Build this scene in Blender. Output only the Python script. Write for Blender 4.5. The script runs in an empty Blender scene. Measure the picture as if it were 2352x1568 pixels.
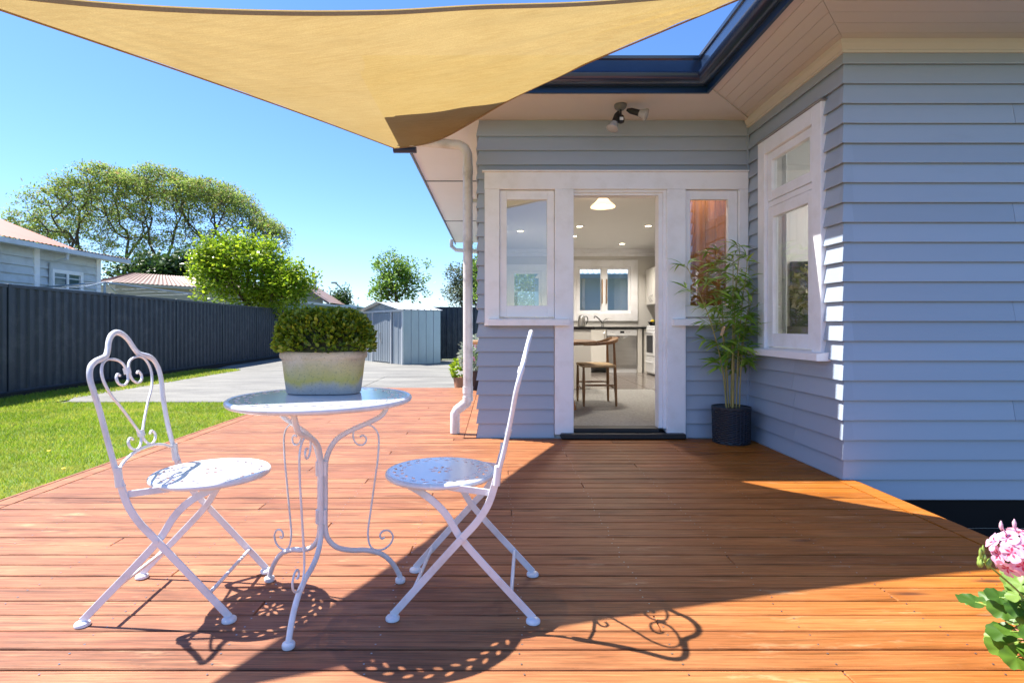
import bpy, math, random
import numpy as np
from mathutils import Vector, Matrix
R = math.radians
random.seed(7); rng = np.random.default_rng(7)
sc = bpy.context.scene
COL = sc.collection

# ---------------------------------------------------------------- camera, sky, sun, exposure
cd = bpy.data.cameras.new('camera'); cam = bpy.data.objects.new('camera', cd); COL.objects.link(cam)
cam.location = (0, 0, .97); cam.rotation_euler = (R(90), 0, 0)
cd.sensor_width = 36; cd.lens = 36 * 1265 / 2352
cd.shift_x = .0153; cd.shift_y = -.0138
cd.clip_start = .05; cd.clip_end = 2000
sc.camera = cam
SUN = Vector((-.556, .207, 1)).normalized()
w = bpy.data.worlds.new('World'); sc.world = w; w.use_nodes = True
nt = w.node_tree
sky = nt.nodes.new('ShaderNodeTexSky'); sky.sky_type = 'NISHITA'; sky.sun_disc = False
sky.sun_elevation = math.asin(SUN.z); sky.sun_rotation = math.atan2(SUN.x, SUN.y)
sky.air_density = 1.0; sky.dust_density = .25; sky.ozone_density = 3.2; sky.altitude = 0
bg = nt.nodes['Background']; bg.inputs['Strength'].default_value = .10
hs = nt.nodes.new('ShaderNodeHueSaturation'); hs.inputs['Saturation'].default_value = 1.12
tn = nt.nodes.new('ShaderNodeMix'); tn.data_type = 'RGBA'; tn.blend_type = 'MULTIPLY'; tn.inputs[0].default_value = 1; tn.inputs[7].default_value = (.78, .88, 1.10, 1)
nt.links.new(sky.outputs[0], hs.inputs['Color']); nt.links.new(hs.outputs[0], tn.inputs[6]); nt.links.new(tn.outputs[2], bg.inputs['Color'])
sl = bpy.data.lights.new('sun', 'SUN'); sl.energy = 5.0; sl.angle = R(.55); sl.color = (1, .965, .92)
so = bpy.data.objects.new('sun', sl); COL.objects.link(so); so.rotation_euler = SUN.to_track_quat('Z', 'Y').to_euler()
vs = sc.view_settings; vs.view_transform = 'Standard'; vs.look = 'None'; vs.gamma = 1; vs.exposure = 1.3
vs.use_curve_mapping = False

# ---------------------------------------------------------------- helpers: objects
def link(name, me, parent=None, m=None):
    o = bpy.data.objects.new(name, me); COL.objects.link(o)
    if m is not None and me is not None and not me.materials: me.materials.append(m)
    if parent is not None: o.parent = parent
    return o
def tag(o, label=None, cat=None, group=None, kind=None):
    if label: o['label'] = label
    if cat: o['category'] = cat
    if group: o['group'] = group
    if kind: o['kind'] = kind
    return o
def thing(name, label, cat, loc=(0, 0, 0), rz=0, group=None):
    o = bpy.data.objects.new(name, None); COL.objects.link(o); o.location = loc; o.rotation_euler = (0, 0, rz)
    o.empty_display_size = .1
    return tag(o, label, cat, group)

class MB:
    def __init__(s): s.v = []; s.f = []; s.mi = []
    def add(s, vs, fs, mi=0):
        b = len(s.v); s.v += [tuple(p) for p in vs]; s.f += [tuple(i + b for i in f) for f in fs]; s.mi += [mi] * len(fs); return s
    def box(s, x0, x1, y0, y1, z0, z1, mi=0, c=0):
        if c:
            return s.cbox(x0, x1, y0, y1, z0, z1, c, mi)
        return s.add([(x0,y0,z0),(x1,y0,z0),(x1,y1,z0),(x0,y1,z0),(x0,y0,z1),(x1,y0,z1),(x1,y1,z1),(x0,y1,z1)],
              [(0,3,2,1),(4,5,6,7),(0,1,5,4),(1,2,6,5),(2,3,7,6),(3,0,4,7)], mi)
    def cbox(s, x0, x1, y0, y1, z0, z1, c, mi=0):
        # box with chamfered edges: 24 verts
        X = (x0, x1); Y = (y0, y1); Z = (z0, z1); vs = []; idx = {}
        for i in (0, 1):
            for j in (0, 1):
                for k in (0, 1):
                    sx = c if i == 0 else -c; sy = c if j == 0 else -c; sz = c if k == 0 else -c
                    idx[i,j,k,'x'] = len(vs); vs.append((X[i], Y[j]+sy, Z[k]+sz))
                    idx[i,j,k,'y'] = len(vs); vs.append((X[i]+sx, Y[j], Z[k]+sz))
                    idx[i,j,k,'z'] = len(vs); vs.append((X[i]+sx, Y[j]+sy, Z[k]))
        fs = []
        for a in (0, 1):
            fs.append([idx[a,0,0,'x'], idx[a,1,0,'x'], idx[a,1,1,'x'], idx[a,0,1,'x']][::1 if a else -1])
            fs.append([idx[0,a,0,'y'], idx[1,a,0,'y'], idx[1,a,1,'y'], idx[0,a,1,'y']][::-1 if a else 1])
            fs.append([idx[0,0,a,'z'], idx[1,0,a,'z'], idx[1,1,a,'z'], idx[0,1,a,'z']][::1 if a else -1])
        for a in (0, 1):
            for b in (0, 1):
                fs.append([idx[0,a,b,'y'], idx[1,a,b,'y'], idx[1,a,b,'z'], idx[0,a,b,'z']])
                fs.append([idx[a,0,b,'x'], idx[a,1,b,'x'], idx[a,1,b,'z'], idx[a,0,b,'z']])
                fs.append([idx[a,b,0,'x'], idx[a,b,1,'x'], idx[a,b,1,'y'], idx[a,b,0,'y']])
        for i in (0, 1):
            for j in (0, 1):
                for k in (0, 1): fs.append([idx[i,j,k,'x'], idx[i,j,k,'y'], idx[i,j,k,'z']])
        return s.add(vs, fs, mi)
    def prism(s, poly, z0, z1, mi=0):
        n = len(poly)
        return s.add([(x,y,z0) for x,y in poly] + [(x,y,z1) for x,y in poly],
              [tuple(range(n))[::-1], tuple(range(n, 2*n))] + [(i,(i+1)%n,(i+1)%n+n,i+n) for i in range(n)], mi)
    def lathe(s, prof, c=(0,0,0), n=24, sx=1, sy=1, cap0=True, cap1=True, mi=0):
        vs = []; fs = []
        for r, z in prof:
            for k in range(n):
                a = 2*math.pi*k/n; vs.append((c[0]+r*sx*math.cos(a), c[1]+r*sy*math.sin(a), c[2]+z))
        m = len(prof)
        for i in range(m-1):
            for k in range(n):
                k2 = (k+1) % n; fs.append((i*n+k, i*n+k2, (i+1)*n+k2, (i+1)*n+k))
        if cap0: fs.append(tuple(range(n))[::-1])
        if cap1: fs.append(tuple(range((m-1)*n, m*n)))
        return s.add(vs, fs, mi)
    def sweep(s, pts, prof, normal=None, closed=False, taper=None, mi=0):
        """prof = list of (a,b); a runs along the in-plane side vector, b along the normal"""
        P = [Vector(p) for p in pts]; n = len(P); m = len(prof)
        T = []
        for i in range(n):
            if closed: t = P[(i+1)%n] - P[i-1]
            else: t = P[min(i+1, n-1)] - P[max(i-1, 0)]
            T.append(t.normalized())
        if normal is None:
            up = Vector((0,0,1)) if abs(T[0].z) < .9 else Vector((1,0,0))
            N = (up - T[0]*up.dot(T[0])).normalized()
        vs = []
        for i in range(n):
            if normal is not None: N = Vector(normal); N = (N - T[i]*N.dot(T[i])).normalized()
            else: N = (N - T[i]*N.dot(T[i])).normalized()
            S = T[i].cross(N); k = taper[i] if taper else 1
            for a, b in prof: vs.append(P[i] + S*a*k + N*b*k)
        fs = []
        for i in range(n if closed else n-1):
            j = (i+1) % n
            for k in range(m):
                k2 = (k+1) % m; fs.append((i*m+k, i*m+k2, j*m+k2, j*m+k))
        if not closed: fs += [tuple(range(m))[::-1], tuple(range((n-1)*m, n*m))]
        return s.add(vs, fs, mi)
    def tube(s, pts, r, n=8, **kw):
        return s.sweep(pts, [(r*math.cos(2*math.pi*k/n), r*math.sin(2*math.pi*k/n)) for k in range(n)], **kw)
    def bar(s, pts, w_, t_, normal, **kw):
        c = min(w_, t_)*.22; a = w_/2; b = t_/2
        return s.sweep(pts, [(-a,-b+c),(-a+c,-b),(a-c,-b),(a,-b+c),(a,b-c),(a-c,b),(-a+c,b),(-a,b-c)], normal=normal, **kw)
    def build(s, name, m, parent=None, smooth=False):
        me = bpy.data.meshes.new(name); me.from_pydata(s.v, [], s.f)
        mm = m if isinstance(m, (list, tuple)) else [m]
        for q in mm: me.materials.append(q)
        if len(mm) > 1: me.polygons.foreach_set('material_index', s.mi)
        fixn(me)
        if smooth: sm(me, smooth)
        return link(name, me, parent)
def fixn(me):
    import bmesh
    b = bmesh.new(); b.from_mesh(me); bmesh.ops.recalc_face_normals(b, faces=b.faces); b.to_mesh(me); b.free()
def sm(me, ang=True):
    me.polygons.foreach_set('use_smooth', [True]*len(me.polygons))
    a = 40 if ang is True else ang
    try: me.set_sharp_from_angle(angle=R(a))
    except Exception: pass
def cr(pts, n=6, closed=False):
    """Catmull-Rom through points"""
    P = [Vector(p) for p in pts]; out = []; m = len(P)
    for i in range(m if closed else m-1):
        if closed: a,b,c,d = P[i-1],P[i],P[(i+1)%m],P[(i+2)%m]
        else: a,b,c,d = P[max(i-1,0)],P[i],P[i+1],P[min(i+2,m-1)]
        for k in range(n):
            t = k/n; t2=t*t; t3=t2*t
            out.append(.5*((2*b)+(-a+c)*t+(2*a-5*b+4*c-d)*t2+(-a+3*b-3*c+d)*t3))
    if not closed: out.append(P[-1])
    return out
def copy_tree(o, parent=None):
    c = o.copy(); COL.objects.link(c); c.parent = parent
    for ch in [x for x in bpy.data.objects if x.parent == o and x != c]: copy_tree(ch, c)
    return c
def npmesh(name, V, F, m, parent=None, kind=None):
    """V (n,3); F (k,4) or (k,3) index arrays"""
    me = bpy.data.meshes.new(name); V = np.asarray(V, dtype=np.float32); F = np.asarray(F, dtype=np.int32)
    me.vertices.add(len(V)); me.vertices.foreach_set('co', V.ravel())
    k = F.shape[1]; me.loops.add(F.size); me.loops.foreach_set('vertex_index', F.ravel())
    me.polygons.add(len(F)); me.polygons.foreach_set('loop_start', np.arange(0, F.size, k, dtype=np.int32))
    me.update(calc_edges=True); me.materials.append(m)
    o = link(name, me, parent)
    if kind: o['kind'] = kind
    return o

# ---------------------------------------------------------------- helpers: materials
def nodes(name):
    m = bpy.data.materials.new(name); m.use_nodes = True
    t = m.node_tree; b = t.nodes['Principled BSDF']; return m, t, b
def N(t, typ, **kw):
    n = t.nodes.new(typ)
    for k, v in kw.items():
        if k in n.inputs: n.inputs[k].default_value = v
        else: setattr(n, k, v)
    return n
def mixc(t, fac, a, b, blend='MIX'):
    n = t.nodes.new('ShaderNodeMix'); n.data_type = 'RGBA'; n.blend_type = blend
    for i, v in ((0, fac), (6, a), (7, b)):
        if hasattr(v, 'is_output') or isinstance(v, bpy.types.NodeSocket): t.links.new(v, n.inputs[i])
        elif i == 0: n.inputs[0].default_value = v
        else: n.inputs[i].default_value = (*v, 1) if len(v) == 3 else v
    return n.outputs[2]
def ramp(t, sock, stops):
    n = t.nodes.new('ShaderNodeValToRGB'); e = n.color_ramp.elements
    while len(e) < len(stops): e.new(.5)
    for q, (p, c) in zip(e, stops):
        q.position = p; q.color = (*c, 1) if len(c) == 3 else c
    t.links.new(sock, n.inputs[0]); return n.outputs[0]
def g3(v): return (v, v, v)
def noise(t, vec, scale, detail=4, rough=.55, dist=0):
    n = N(t, 'ShaderNodeTexNoise'); n.inputs['Scale'].default_value = scale; n.inputs['Detail'].default_value = detail
    n.inputs['Roughness'].default_value = rough; n.inputs['Distortion'].default_value = dist
    if vec is not None: t.links.new(vec, n.inputs['Vector'])
    return n.outputs[0]
def mapping(t, vec, scale=(1,1,1), loc=(0,0,0), rot=(0,0,0)):
    n = N(t, 'ShaderNodeMapping'); n.inputs['Scale'].default_value = scale; n.inputs['Location'].default_value = loc
    n.inputs['Rotation'].default_value = rot
    t.links.new(vec, n.inputs['Vector']); return n.outputs[0]
def bump(t, b, h, strength=.2, dist=.002):
    n = N(t, 'ShaderNodeBump'); n.inputs['Strength'].default_value = strength; n.inputs['Distance'].default_value = dist
    t.links.new(h, n.inputs['Height']); t.links.new(n.outputs[0], b.inputs['Normal'])
def wpos(t): return t.nodes.new('ShaderNodeNewGeometry').outputs['Position']
def mat(name, col, rough=.5, metal=0, spec=.5, var=.12, vscale=3, stretch=(1,1,1), bscale=60, bstr=.1, bdist=.001, coat=0, dirt=None, dscale=1.5):
    m, t, b = nodes(name); p = mapping(t, wpos(t), stretch)
    c = mixc(t, noise(t, p, vscale), tuple(x*(1-var) for x in col), tuple(min(1, x*(1+var)) for x in col))
    if dirt:
        f = ramp(t, noise(t, p, dscale, 6, .65), [(.48, g3(0)), (.75, g3(1))])
        c = mixc(t, f, c, dirt)
    if name == 'blue_grey_board_paint':
        oi = t.nodes.new('ShaderNodeObjectInfo'); c = mixc(t, 1.0, c, ramp(t, oi.outputs['Random'], [(0, g3(.93)), (1, g3(1.04))]), 'MULTIPLY')
        c = mixc(t, ramp(t, noise(t, mapping(t, wpos(t), (1,1,6)), 2.2, 6, .7), [(.55, g3(0)), (.78, g3(.35))]), c, (.33,.37,.41))
    t.links.new(c, b.inputs['Base Color'])
    b.inputs['Roughness'].default_value = rough; b.inputs['Metallic'].default_value = metal
    b.inputs['Specular IOR Level'].default_value = spec
    if coat: b.inputs['Coat Weight'].default_value = coat; b.inputs['Coat Roughness'].default_value = .12
    if bstr: bump(t, b, noise(t, p, bscale, 3), bstr, bdist)
    return m
def emit(name, col, s):
    m, t, b = nodes(name); b.inputs['Base Color'].default_value = (*col, 1)
    b.inputs['Emission Color'].default_value = (*col, 1); b.inputs['Emission Strength'].default_value = s; return m
def leafmat(name, stops, trans=.35, rough=.45, tint=(1,1,1), vein=False):
    m, t, b = nodes(name); g = t.nodes.new('ShaderNodeNewGeometry')
    oi = t.nodes.new('ShaderNodeObjectInfo')
    mth = N(t, 'ShaderNodeMath', operation='ADD'); t.links.new(g.outputs['Random Per Island'], mth.inputs[0]); t.links.new(oi.outputs['Random'], mth.inputs[1])
    fr = N(t, 'ShaderNodeMath', operation='FRACT'); t.links.new(mth.outputs[0], fr.inputs[0])
    c = ramp(t, fr.outputs[0], stops)
    ns = noise(t, g.outputs['Position'], 1.1, 2)
    if name == 'grass_blade': c = mixc(t, ramp(t, noise(t, mapping(t, g.outputs['Position'], (1,2.2,1)), 1.6, 5, .7), [(.48, g3(0)), (.66, g3(.6))]), c, (.60,.50,.12))
    c = mixc(t, ramp(t, ns, [(.35, g3(0)), (.65, g3(.45))]), c, tuple(x*.8 for x in stops[0][1]))
    t.links.new(c, b.inputs['Base Color']); b.inputs['Roughness'].default_value = rough
    tr = N(t, 'ShaderNodeBsdfTranslucent'); tc = mixc(t, 1.0, c, (*[1.25*x for x in tint], 1), 'MULTIPLY'); t.links.new(tc, tr.inputs['Color'])
    mx = N(t, 'ShaderNodeMixShader'); mx.inputs[0].default_value = trans
    t.links.new(b.outputs[0], mx.inputs[1]); t.links.new(tr.outputs[0], mx.inputs[2])
    t.links.new(mx.outputs[0], t.nodes['Material Output'].inputs['Surface']); return m
def glassmat(name, refl=.07, tint=(.96,.98,.98)):
    m, t, b = nodes(name); lw = N(t, 'ShaderNodeLayerWeight'); lw.inputs['Blend'].default_value = .5
    p5 = N(t, 'ShaderNodeMath', operation='POWER'); t.links.new(lw.outputs['Facing'], p5.inputs[0]); p5.inputs[1].default_value = 4
    ma = N(t, 'ShaderNodeMath', operation='MULTIPLY_ADD'); t.links.new(p5.outputs[0], ma.inputs[0]); ma.inputs[1].default_value = .85; ma.inputs[2].default_value = refl
    gl = N(t, 'ShaderNodeBsdfGlossy'); gl.inputs['Roughness'].default_value = .01
    nz = N(t, 'ShaderNodeBump'); nz.inputs['Strength'].default_value = .05; nz.inputs['Distance'].default_value = .01
    t.links.new(noise(t, wpos(t), 2.5, 1), nz.inputs['Height']); t.links.new(nz.outputs[0], gl.inputs['Normal'])
    tp = N(t, 'ShaderNodeBsdfTransparent'); tp.inputs['Color'].default_value = (*tint, 1)
    mx = N(t, 'ShaderNodeMixShader'); t.links.new(ma.outputs[0], mx.inputs[0]); t.links.new(tp.outputs[0], mx.inputs[1]); t.links.new(gl.outputs[0], mx.inputs[2])
    t.links.new(mx.outputs[0], t.nodes['Material Output'].inputs['Surface']); return m

def deck_material():
    m, t, b = nodes('stained_deck_timber'); g = wpos(t)
    oi = t.nodes.new('ShaderNodeObjectInfo')
    mul = N(t, 'ShaderNodeMath', operation='MULTIPLY'); t.links.new(oi.outputs['Random'], mul.inputs[0]); mul.inputs[1].default_value = 91
    cmb = N(t, 'ShaderNodeCombineXYZ'); t.links.new(mul.outputs[0], cmb.inputs[0]); t.links.new(mul.outputs[0], cmb.inputs[2])
    ad = N(t, 'ShaderNodeVectorMath', operation='ADD'); t.links.new(g, ad.inputs[0]); t.links.new(cmb.outputs[0], ad.inputs[1])
    v = ad.outputs[0]
    grain = noise(t, mapping(t, v, (1.6, 55, 20)), 2.2, 6, .65, .6)
    fine = noise(t, mapping(t, v, (6, 220, 60)), 2.0, 3, .6)
    blot = noise(t, mapping(t, v, (1.5, 5, 3)), 1.6, 5, .6)
    blot2 = noise(t, mapping(t, v, (.8, 3, 3), (5, 9, 1)), 2.0, 4, .55)
    c = ramp(t, grain, [(.34, (.040,.010,.005)), (.5, (.165,.045,.017)), (.66, (.33,.110,.048))])
    c = mixc(t, ramp(t, blot, [(.46, g3(0)), (.7, g3(.75))]), c, (.44,.20,.085))
    c = mixc(t, ramp(t, blot2, [(.58, g3(0)), (.70, g3(.6))]), c, (.36,.085,.045))
    c = mixc(t, ramp(t, oi.outputs['Random'], [(0, g3(0)), (1, g3(.35))]), c, (.26,.095,.04))
    # painted light: pale sky glare on the open side, sunlit orange towards the wing
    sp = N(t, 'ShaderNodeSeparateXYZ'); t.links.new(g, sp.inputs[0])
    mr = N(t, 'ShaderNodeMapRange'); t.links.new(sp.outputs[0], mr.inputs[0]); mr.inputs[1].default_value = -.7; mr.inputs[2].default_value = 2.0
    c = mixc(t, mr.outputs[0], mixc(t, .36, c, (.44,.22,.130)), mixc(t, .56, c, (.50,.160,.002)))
    # knots
    vo = N(t, 'ShaderNodeTexVoronoi'); vo.inputs['Scale'].default_value = 1.6; t.links.new(mapping(t, v, (.9, 4.2, 1)), vo.inputs['Vector'])
    kn = ramp(t, vo.outputs['Distance'], [(.0, g3(1)), (.05, g3(.85)), (.13, g3(0))])
    c = mixc(t, kn, c, (.10,.035,.015))
    pale = ramp(t, noise(t, mapping(t, v, (2, 9, 3), (3, 3, 3)), 1.3, 5, .7), [(.60, g3(0)), (.74, g3(.6))])
    c = mixc(t, pale, c, (.62,.38,.20))
    gm = ramp(t, grain, [(.33, g3(.72)), (.5, g3(.98)), (.66, g3(1.14))]); c = mixc(t, 1.0, c, gm, 'MULTIPLY')
    dk = ramp(t, noise(t, mapping(t, v, (1.1, 70, 9), (7, 1, 4)), 1.5, 4, .6, .8), [(.60, g3(1)), (.67, g3(.62)), (.72, g3(.95))]); c = mixc(t, 1.0, c, dk, 'MULTIPLY')
    rv = ramp(t, oi.outputs['Random'], [(0, (.80,.78,.76)), (.5, (1,1,1)), (1, (1.14,1.10,1.04))]); c = mixc(t, 1.0, c, rv, 'MULTIPLY')
    t.links.new(c, b.inputs['Base Color'])
    t.links.new(ramp(t, fine, [(.3, g3(.42)), (.7, g3(.62))]), b.inputs['Roughness']); b.inputs['Specular IOR Level'].default_value = .22
    ad2 = N(t, 'ShaderNodeMath', operation='ADD'); t.links.new(grain, ad2.inputs[0]); t.links.new(fine, ad2.inputs[1])
    bump(t, b, ad2.outputs[0], .5, .002)
    return m
def woodmat(name, a, b_, scale=(3, 60, 60), rough=.45):
    m, t, b = nodes(name); g = t.nodes.new('ShaderNodeTexCoord').outputs['Object']
    n = noise(t, mapping(t, g, scale), 1.5, 6, .6, .8)
    t.links.new(ramp(t, n, [(.3, a), (.7, b_)]), b.inputs['Base Color']); b.inputs['Roughness'].default_value = rough
    bump(t, b, n, .2, .001); return m
def lawnmat():
    m, t, b = nodes('lawn_soil'); g = wpos(t)
    c = ramp(t, noise(t, g, 2.2, 6, .7), [(.3, (.09,.16,.02)), (.55, (.15,.22,.03)), (.75, (.26,.25,.09))])
    t.links.new(c, b.inputs['Base Color']); b.inputs['Roughness'].default_value = .9
    bump(t, b, noise(t, g, 80, 4), .8, .02); return m
def concmat():
    m, t, b = nodes('driveway_concrete'); g = wpos(t)
    n1 = noise(t, mapping(t, g, (.5, 1.6, 1)), 1.4, 7, .62, .5)
    c = ramp(t, n1, [(.3, (.105,.096,.074)), (.5, (.185,.172,.136)), (.7, (.28,.262,.208))])
    c = mixc(t, ramp(t, noise(t, mapping(t, g, (.6, 3, 1), (7, 2, 0)), 2.3, 6, .7), [(.55, g3(0)), (.75, g3(.6))]), c, (.13,.12,.10))
    c = mixc(t, .35, c, ramp(t, noise(t, g, 60, 2), [(.3, g3(.10)), (.7, g3(.30))]))
    t.links.new(c, b.inputs['Base Color']); b.inputs['Roughness'].default_value = .85
    bump(t, b, noise(t, g, 40, 4), .4, .004); return m
def sailmat():
    m, t, b = nodes('knitted_shade_cloth'); g = wpos(t)
    st = noise(t, mapping(t, g, (3.5, 34, 3.5), rot=(0, 0, R(24))), 2.0, 6, .75)
    bl = noise(t, g, 2.2, 5, .6)
    fi = noise(t, g, 150, 2, .6)
    c = mixc(t, ramp(t, st, [(.3, g3(0)), (.7, g3(1))]), (.50,.35,.15), (.66,.49,.235))
    c = mixc(t, ramp(t, bl, [(.4, g3(0)), (.7, g3(.5))]), c, (.68,.52,.27))
    c = mixc(t, ramp(t, fi, [(.35, g3(0)), (.65, g3(.35))]), c, (.40,.26,.12))
    df = N(t, 'ShaderNodeBsdfDiffuse'); t.links.new(c, df.inputs[0])
    tr = N(t, 'ShaderNodeBsdfTranslucent'); t.links.new(mixc(t, 1.0, c, (.56,.55,.40,1), 'MULTIPLY'), tr.inputs[0])
    tp = N(t, 'ShaderNodeBsdfTransparent'); tp.inputs[0].default_value = (1,.9,.75,1)
    m1 = N(t, 'ShaderNodeMixShader'); m1.inputs[0].default_value = .62; t.links.new(df.outputs[0], m1.inputs[1]); t.links.new(tr.outputs[0], m1.inputs[2])
    m2 = N(t, 'ShaderNodeMixShader'); m2.inputs[0].default_value = .032; t.links.new(m1.outputs[0], m2.inputs[1]); t.links.new(tp.outputs[0], m2.inputs[2])
    bp = N(t, 'ShaderNodeBump'); bp.inputs['Strength'].default_value = .3; bp.inputs['Distance'].default_value = .004
    t.links.new(st, bp.inputs['Height'])
    for q in (df, tr): t.links.new(bp.outputs[0], q.inputs['Normal'])
    t.links.new(m2.outputs[0], t.nodes['Material Output'].inputs['Surface']); return m
def potmat():
    m, t, b = nodes('weathered_stone_pot'); g = wpos(t)
    c = ramp(t, noise(t, g, 9, 6, .65), [(.3, (.46,.34,.22)), (.6, (.66,.51,.35)), (.8, (.74,.61,.46))])
    sp = N(t, 'ShaderNodeSeparateXYZ'); t.links.new(g, sp.inputs[0])
    nz = noise(t, mapping(t, g, (9, 9, 5)), 1, 4, .6)
    ad = N(t, 'ShaderNodeMath', operation='MULTIPLY_ADD'); t.links.new(nz, ad.inputs[0]); ad.inputs[1].default_value = .13; t.links.new(sp.outputs[2], ad.inputs[2])
    band = ramp(t, ad.outputs[0], [(.815, g3(0)), (.845, g3(.9)), (.875, g3(.55)), (.925, g3(0))])
    c = mixc(t, band, c, (.62,.47,.10))
    lo = ramp(t, ad.outputs[0], [(.80, g3(.75)), (.835, g3(0))])
    c = mixc(t, lo, c, (.36,.36,.36))
    c = mixc(t, ramp(t, noise(t, g, 160, 3, .7), [(.55, g3(0)), (.7, g3(.55))]), c, (.13,.11,.08))
    t.links.new(c, b.inputs['Base Color']); b.inputs['Roughness'].default_value = .9
    bump(t, b, noise(t, g, 120, 5, .7), .5, .002); return m

M = {}
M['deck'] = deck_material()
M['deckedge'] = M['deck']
M['board'] = mat('blue_grey_board_paint', (.375,.44,.525), .38, var=.05, vscale=1.3, stretch=(.3,.3,4), bscale=9, bstr=.25, bdist=.002)
M['white'] = mat('white_joinery_paint', (.92,.92,.94), .42, var=.02, vscale=4, bscale=12, bstr=.15, dirt=(.82,.81,.80), dscale=5)
M['metal'] = mat('white_powder_coat', (.80,.80,.82), .3, var=.04, vscale=8, bscale=200, bstr=.06, coat=.35, dirt=(.60,.58,.57), dscale=9)
M['tabletop'] = mat('glossy_white_enamel', (.80,.81,.84), .2, var=.03, vscale=8, bstr=0, coat=.8)
M['pvc'] = mat('white_pipe_plastic', (.74,.72,.70), .4, var=.05, vscale=2, dirt=(.45,.42,.38), dscale=5)
M['soffit'] = mat('soffit_paint', (.66,.63,.60), .6, var=.04, vscale=2)
M['soffitw'] = mat('white_soffit_sheet', (.84,.84,.84), .6, var=.04)
M['navy'] = mat('navy_gutter_paint', (.018,.034,.075), .22, var=.3, vscale=5, spec=.6, coat=.3)
M['navy2'] = mat('navy_fascia_paint', (.006,.028,.085), .3, var=.2, vscale=3, spec=.5)
M['greyfascia'] = mat('grey_barge_paint', (.20,.22,.23), .5)
M['black'] = mat('black_rubber', (.015,.015,.017), .5, var=.3)
M['blackboard'] = mat('black_base_board_paint', (.006,.007,.009), .6, var=.3, spec=.15)
M['roof'] = mat('dark_roof_iron', (.05,.055,.07), .5)
M['plaster'] = mat('cream_interior_paint', (.72,.70,.66), .8, var=.03)
M['ceiling'] = mat('ceiling_paint', (.80,.79,.77), .85, var=.02)
M['carpet'] = mat('grey_loop_carpet', (.30,.295,.28), .95, var=.6, vscale=45, bscale=140, bstr=.8, bdist=.006)
M['tile'] = mat('brown_floor_tile', (.17,.145,.13), .18, var=.3, vscale=5)
M['grout'] = mat('tile_grout', (.30,.28,.25), .9)
M['glass'] = glassmat('window_glass', .12)
M['oven'] = mat('dark_oven_glass', (.02,.02,.025), .08)
M['fence'] = mat('charcoal_fence_steel', (.026,.037,.050), .5, var=.12, vscale=2, bstr=.05, dirt=(.06,.07,.08), dscale=4)
M['zinc'] = mat('galvanised_shed_steel', (.33,.38,.42), .38, metal=.35, var=.16, vscale=4, stretch=(1,1,.4), dirt=(.33,.38,.42), dscale=2.5, bscale=5, bstr=.4, bdist=.006)
M['zincw'] = mat('pale_shed_roof_steel', (.62,.64,.65), .4, metal=.2, var=.1)
M['steel'] = mat('brushed_steel', (.42,.41,.40), .3, metal=.9, var=.15, stretch=(1,1,12))
M['chrome'] = mat('chrome', (.6,.6,.6), .12, metal=1, var=.05)
M['appl'] = mat('white_enamel', (.74,.75,.76), .25, coat=.3)
M['cab'] = mat('cream_cabinet_laminate', (.66,.64,.59), .4, var=.03)
M['bench'] = mat('black_stone_benchtop', (.015,.016,.018), .12)
M['lawn'] = lawnmat(); M['conc'] = concmat(); M['sail'] = sailmat(); M['pot'] = potmat()
M['hem'] = mat('brown_sail_hem', (.34,.22,.11), .85, var=.3, vscale=120, bscale=300, bstr=.7)
M['ground'] = mat('far_ground', (.14,.15,.08), .95, var=.3, vscale=.4)
M['soil'] = mat('dark_soil', (.02,.017,.014), .95, var=.4, vscale=30)
M['nwall'] = mat('white_neighbour_boards', (.62,.66,.68), .6, var=.06, dirt=(.48,.50,.50), dscale=2)
M['beige'] = mat('beige_garage_wall', (.44,.40,.31), .7)
M['redroof'] = mat('faded_red_roof_iron', (.46,.135,.085), .6, var=.2, vscale=2)
M['brownroof'] = mat('brown_roof_iron', (.30,.20,.155), .6, var=.25, vscale=1.5, dirt=(.20,.13,.10))
M['teal'] = mat('pale_teal_paint', (.22,.36,.38), .6)
M['bark'] = mat('grey_bark', (.085,.068,.055), .9, var=.3, vscale=6, bscale=30, bstr=.8, bdist=.01)
M['bark2'] = mat('brown_bark', (.13,.085,.05), .9, var=.3, vscale=6)
M['rattan'] = mat('black_woven_resin', (.014,.018,.026), .4, var=.3)
M['door'] = woodmat('stained_timber_door', (.14,.045,.012), (.40,.15,.045), (30, 30, 1.6), .3)
M['oak'] = woodmat('oiled_oak', (.20,.10,.04), (.36,.20,.085), (10, 10, 4), .45)
M['rush'] = mat('woven_paper_cord', (.55,.40,.22), .8, var=.3, vscale=120, stretch=(1,8,1), bscale=150, bstr=.6)
M['cane'] = mat('bamboo_cane', (.42,.33,.10), .4, var=.25, vscale=12, dirt=(.18,.20,.05), dscale=6)
M['stem'] = mat('green_stem', (.24,.34,.06), .5)
M['terra'] = mat('terracotta', (.40,.17,.09), .8)
M['dpot'] = mat('dark_plastic_pot', (.05,.04,.04), .5)
M['wood'] = mat('tan_tag_card', (.5,.33,.18), .8)
M['curtain'] = mat('white_curtain', (.75,.75,.75), .9, var=.05)
M['bluewall'] = mat('pale_blue_sleepout_paint', (.38,.56,.66), .5)
L = {}
L['box'] = leafmat('box_leaf', [(0,(.07,.12,.008)), (.4,(.19,.27,.012)), (.8,(.38,.43,.02)), (1,(.52,.48,.035))], .3, .4)
L['bamboo'] = leafmat('bamboo_leaf', [(0,(.13,.27,.025)), (.5,(.27,.44,.045)), (1,(.46,.60,.09))], .3, .4)
L['big'] = leafmat('silk_tree_leaf', [(0,(.11,.19,.03)), (.4,(.23,.33,.06)), (.75,(.38,.46,.10)), (.93,(.32,.24,.09)), (1,(.36,.20,.10))], .5, .6)
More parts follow.
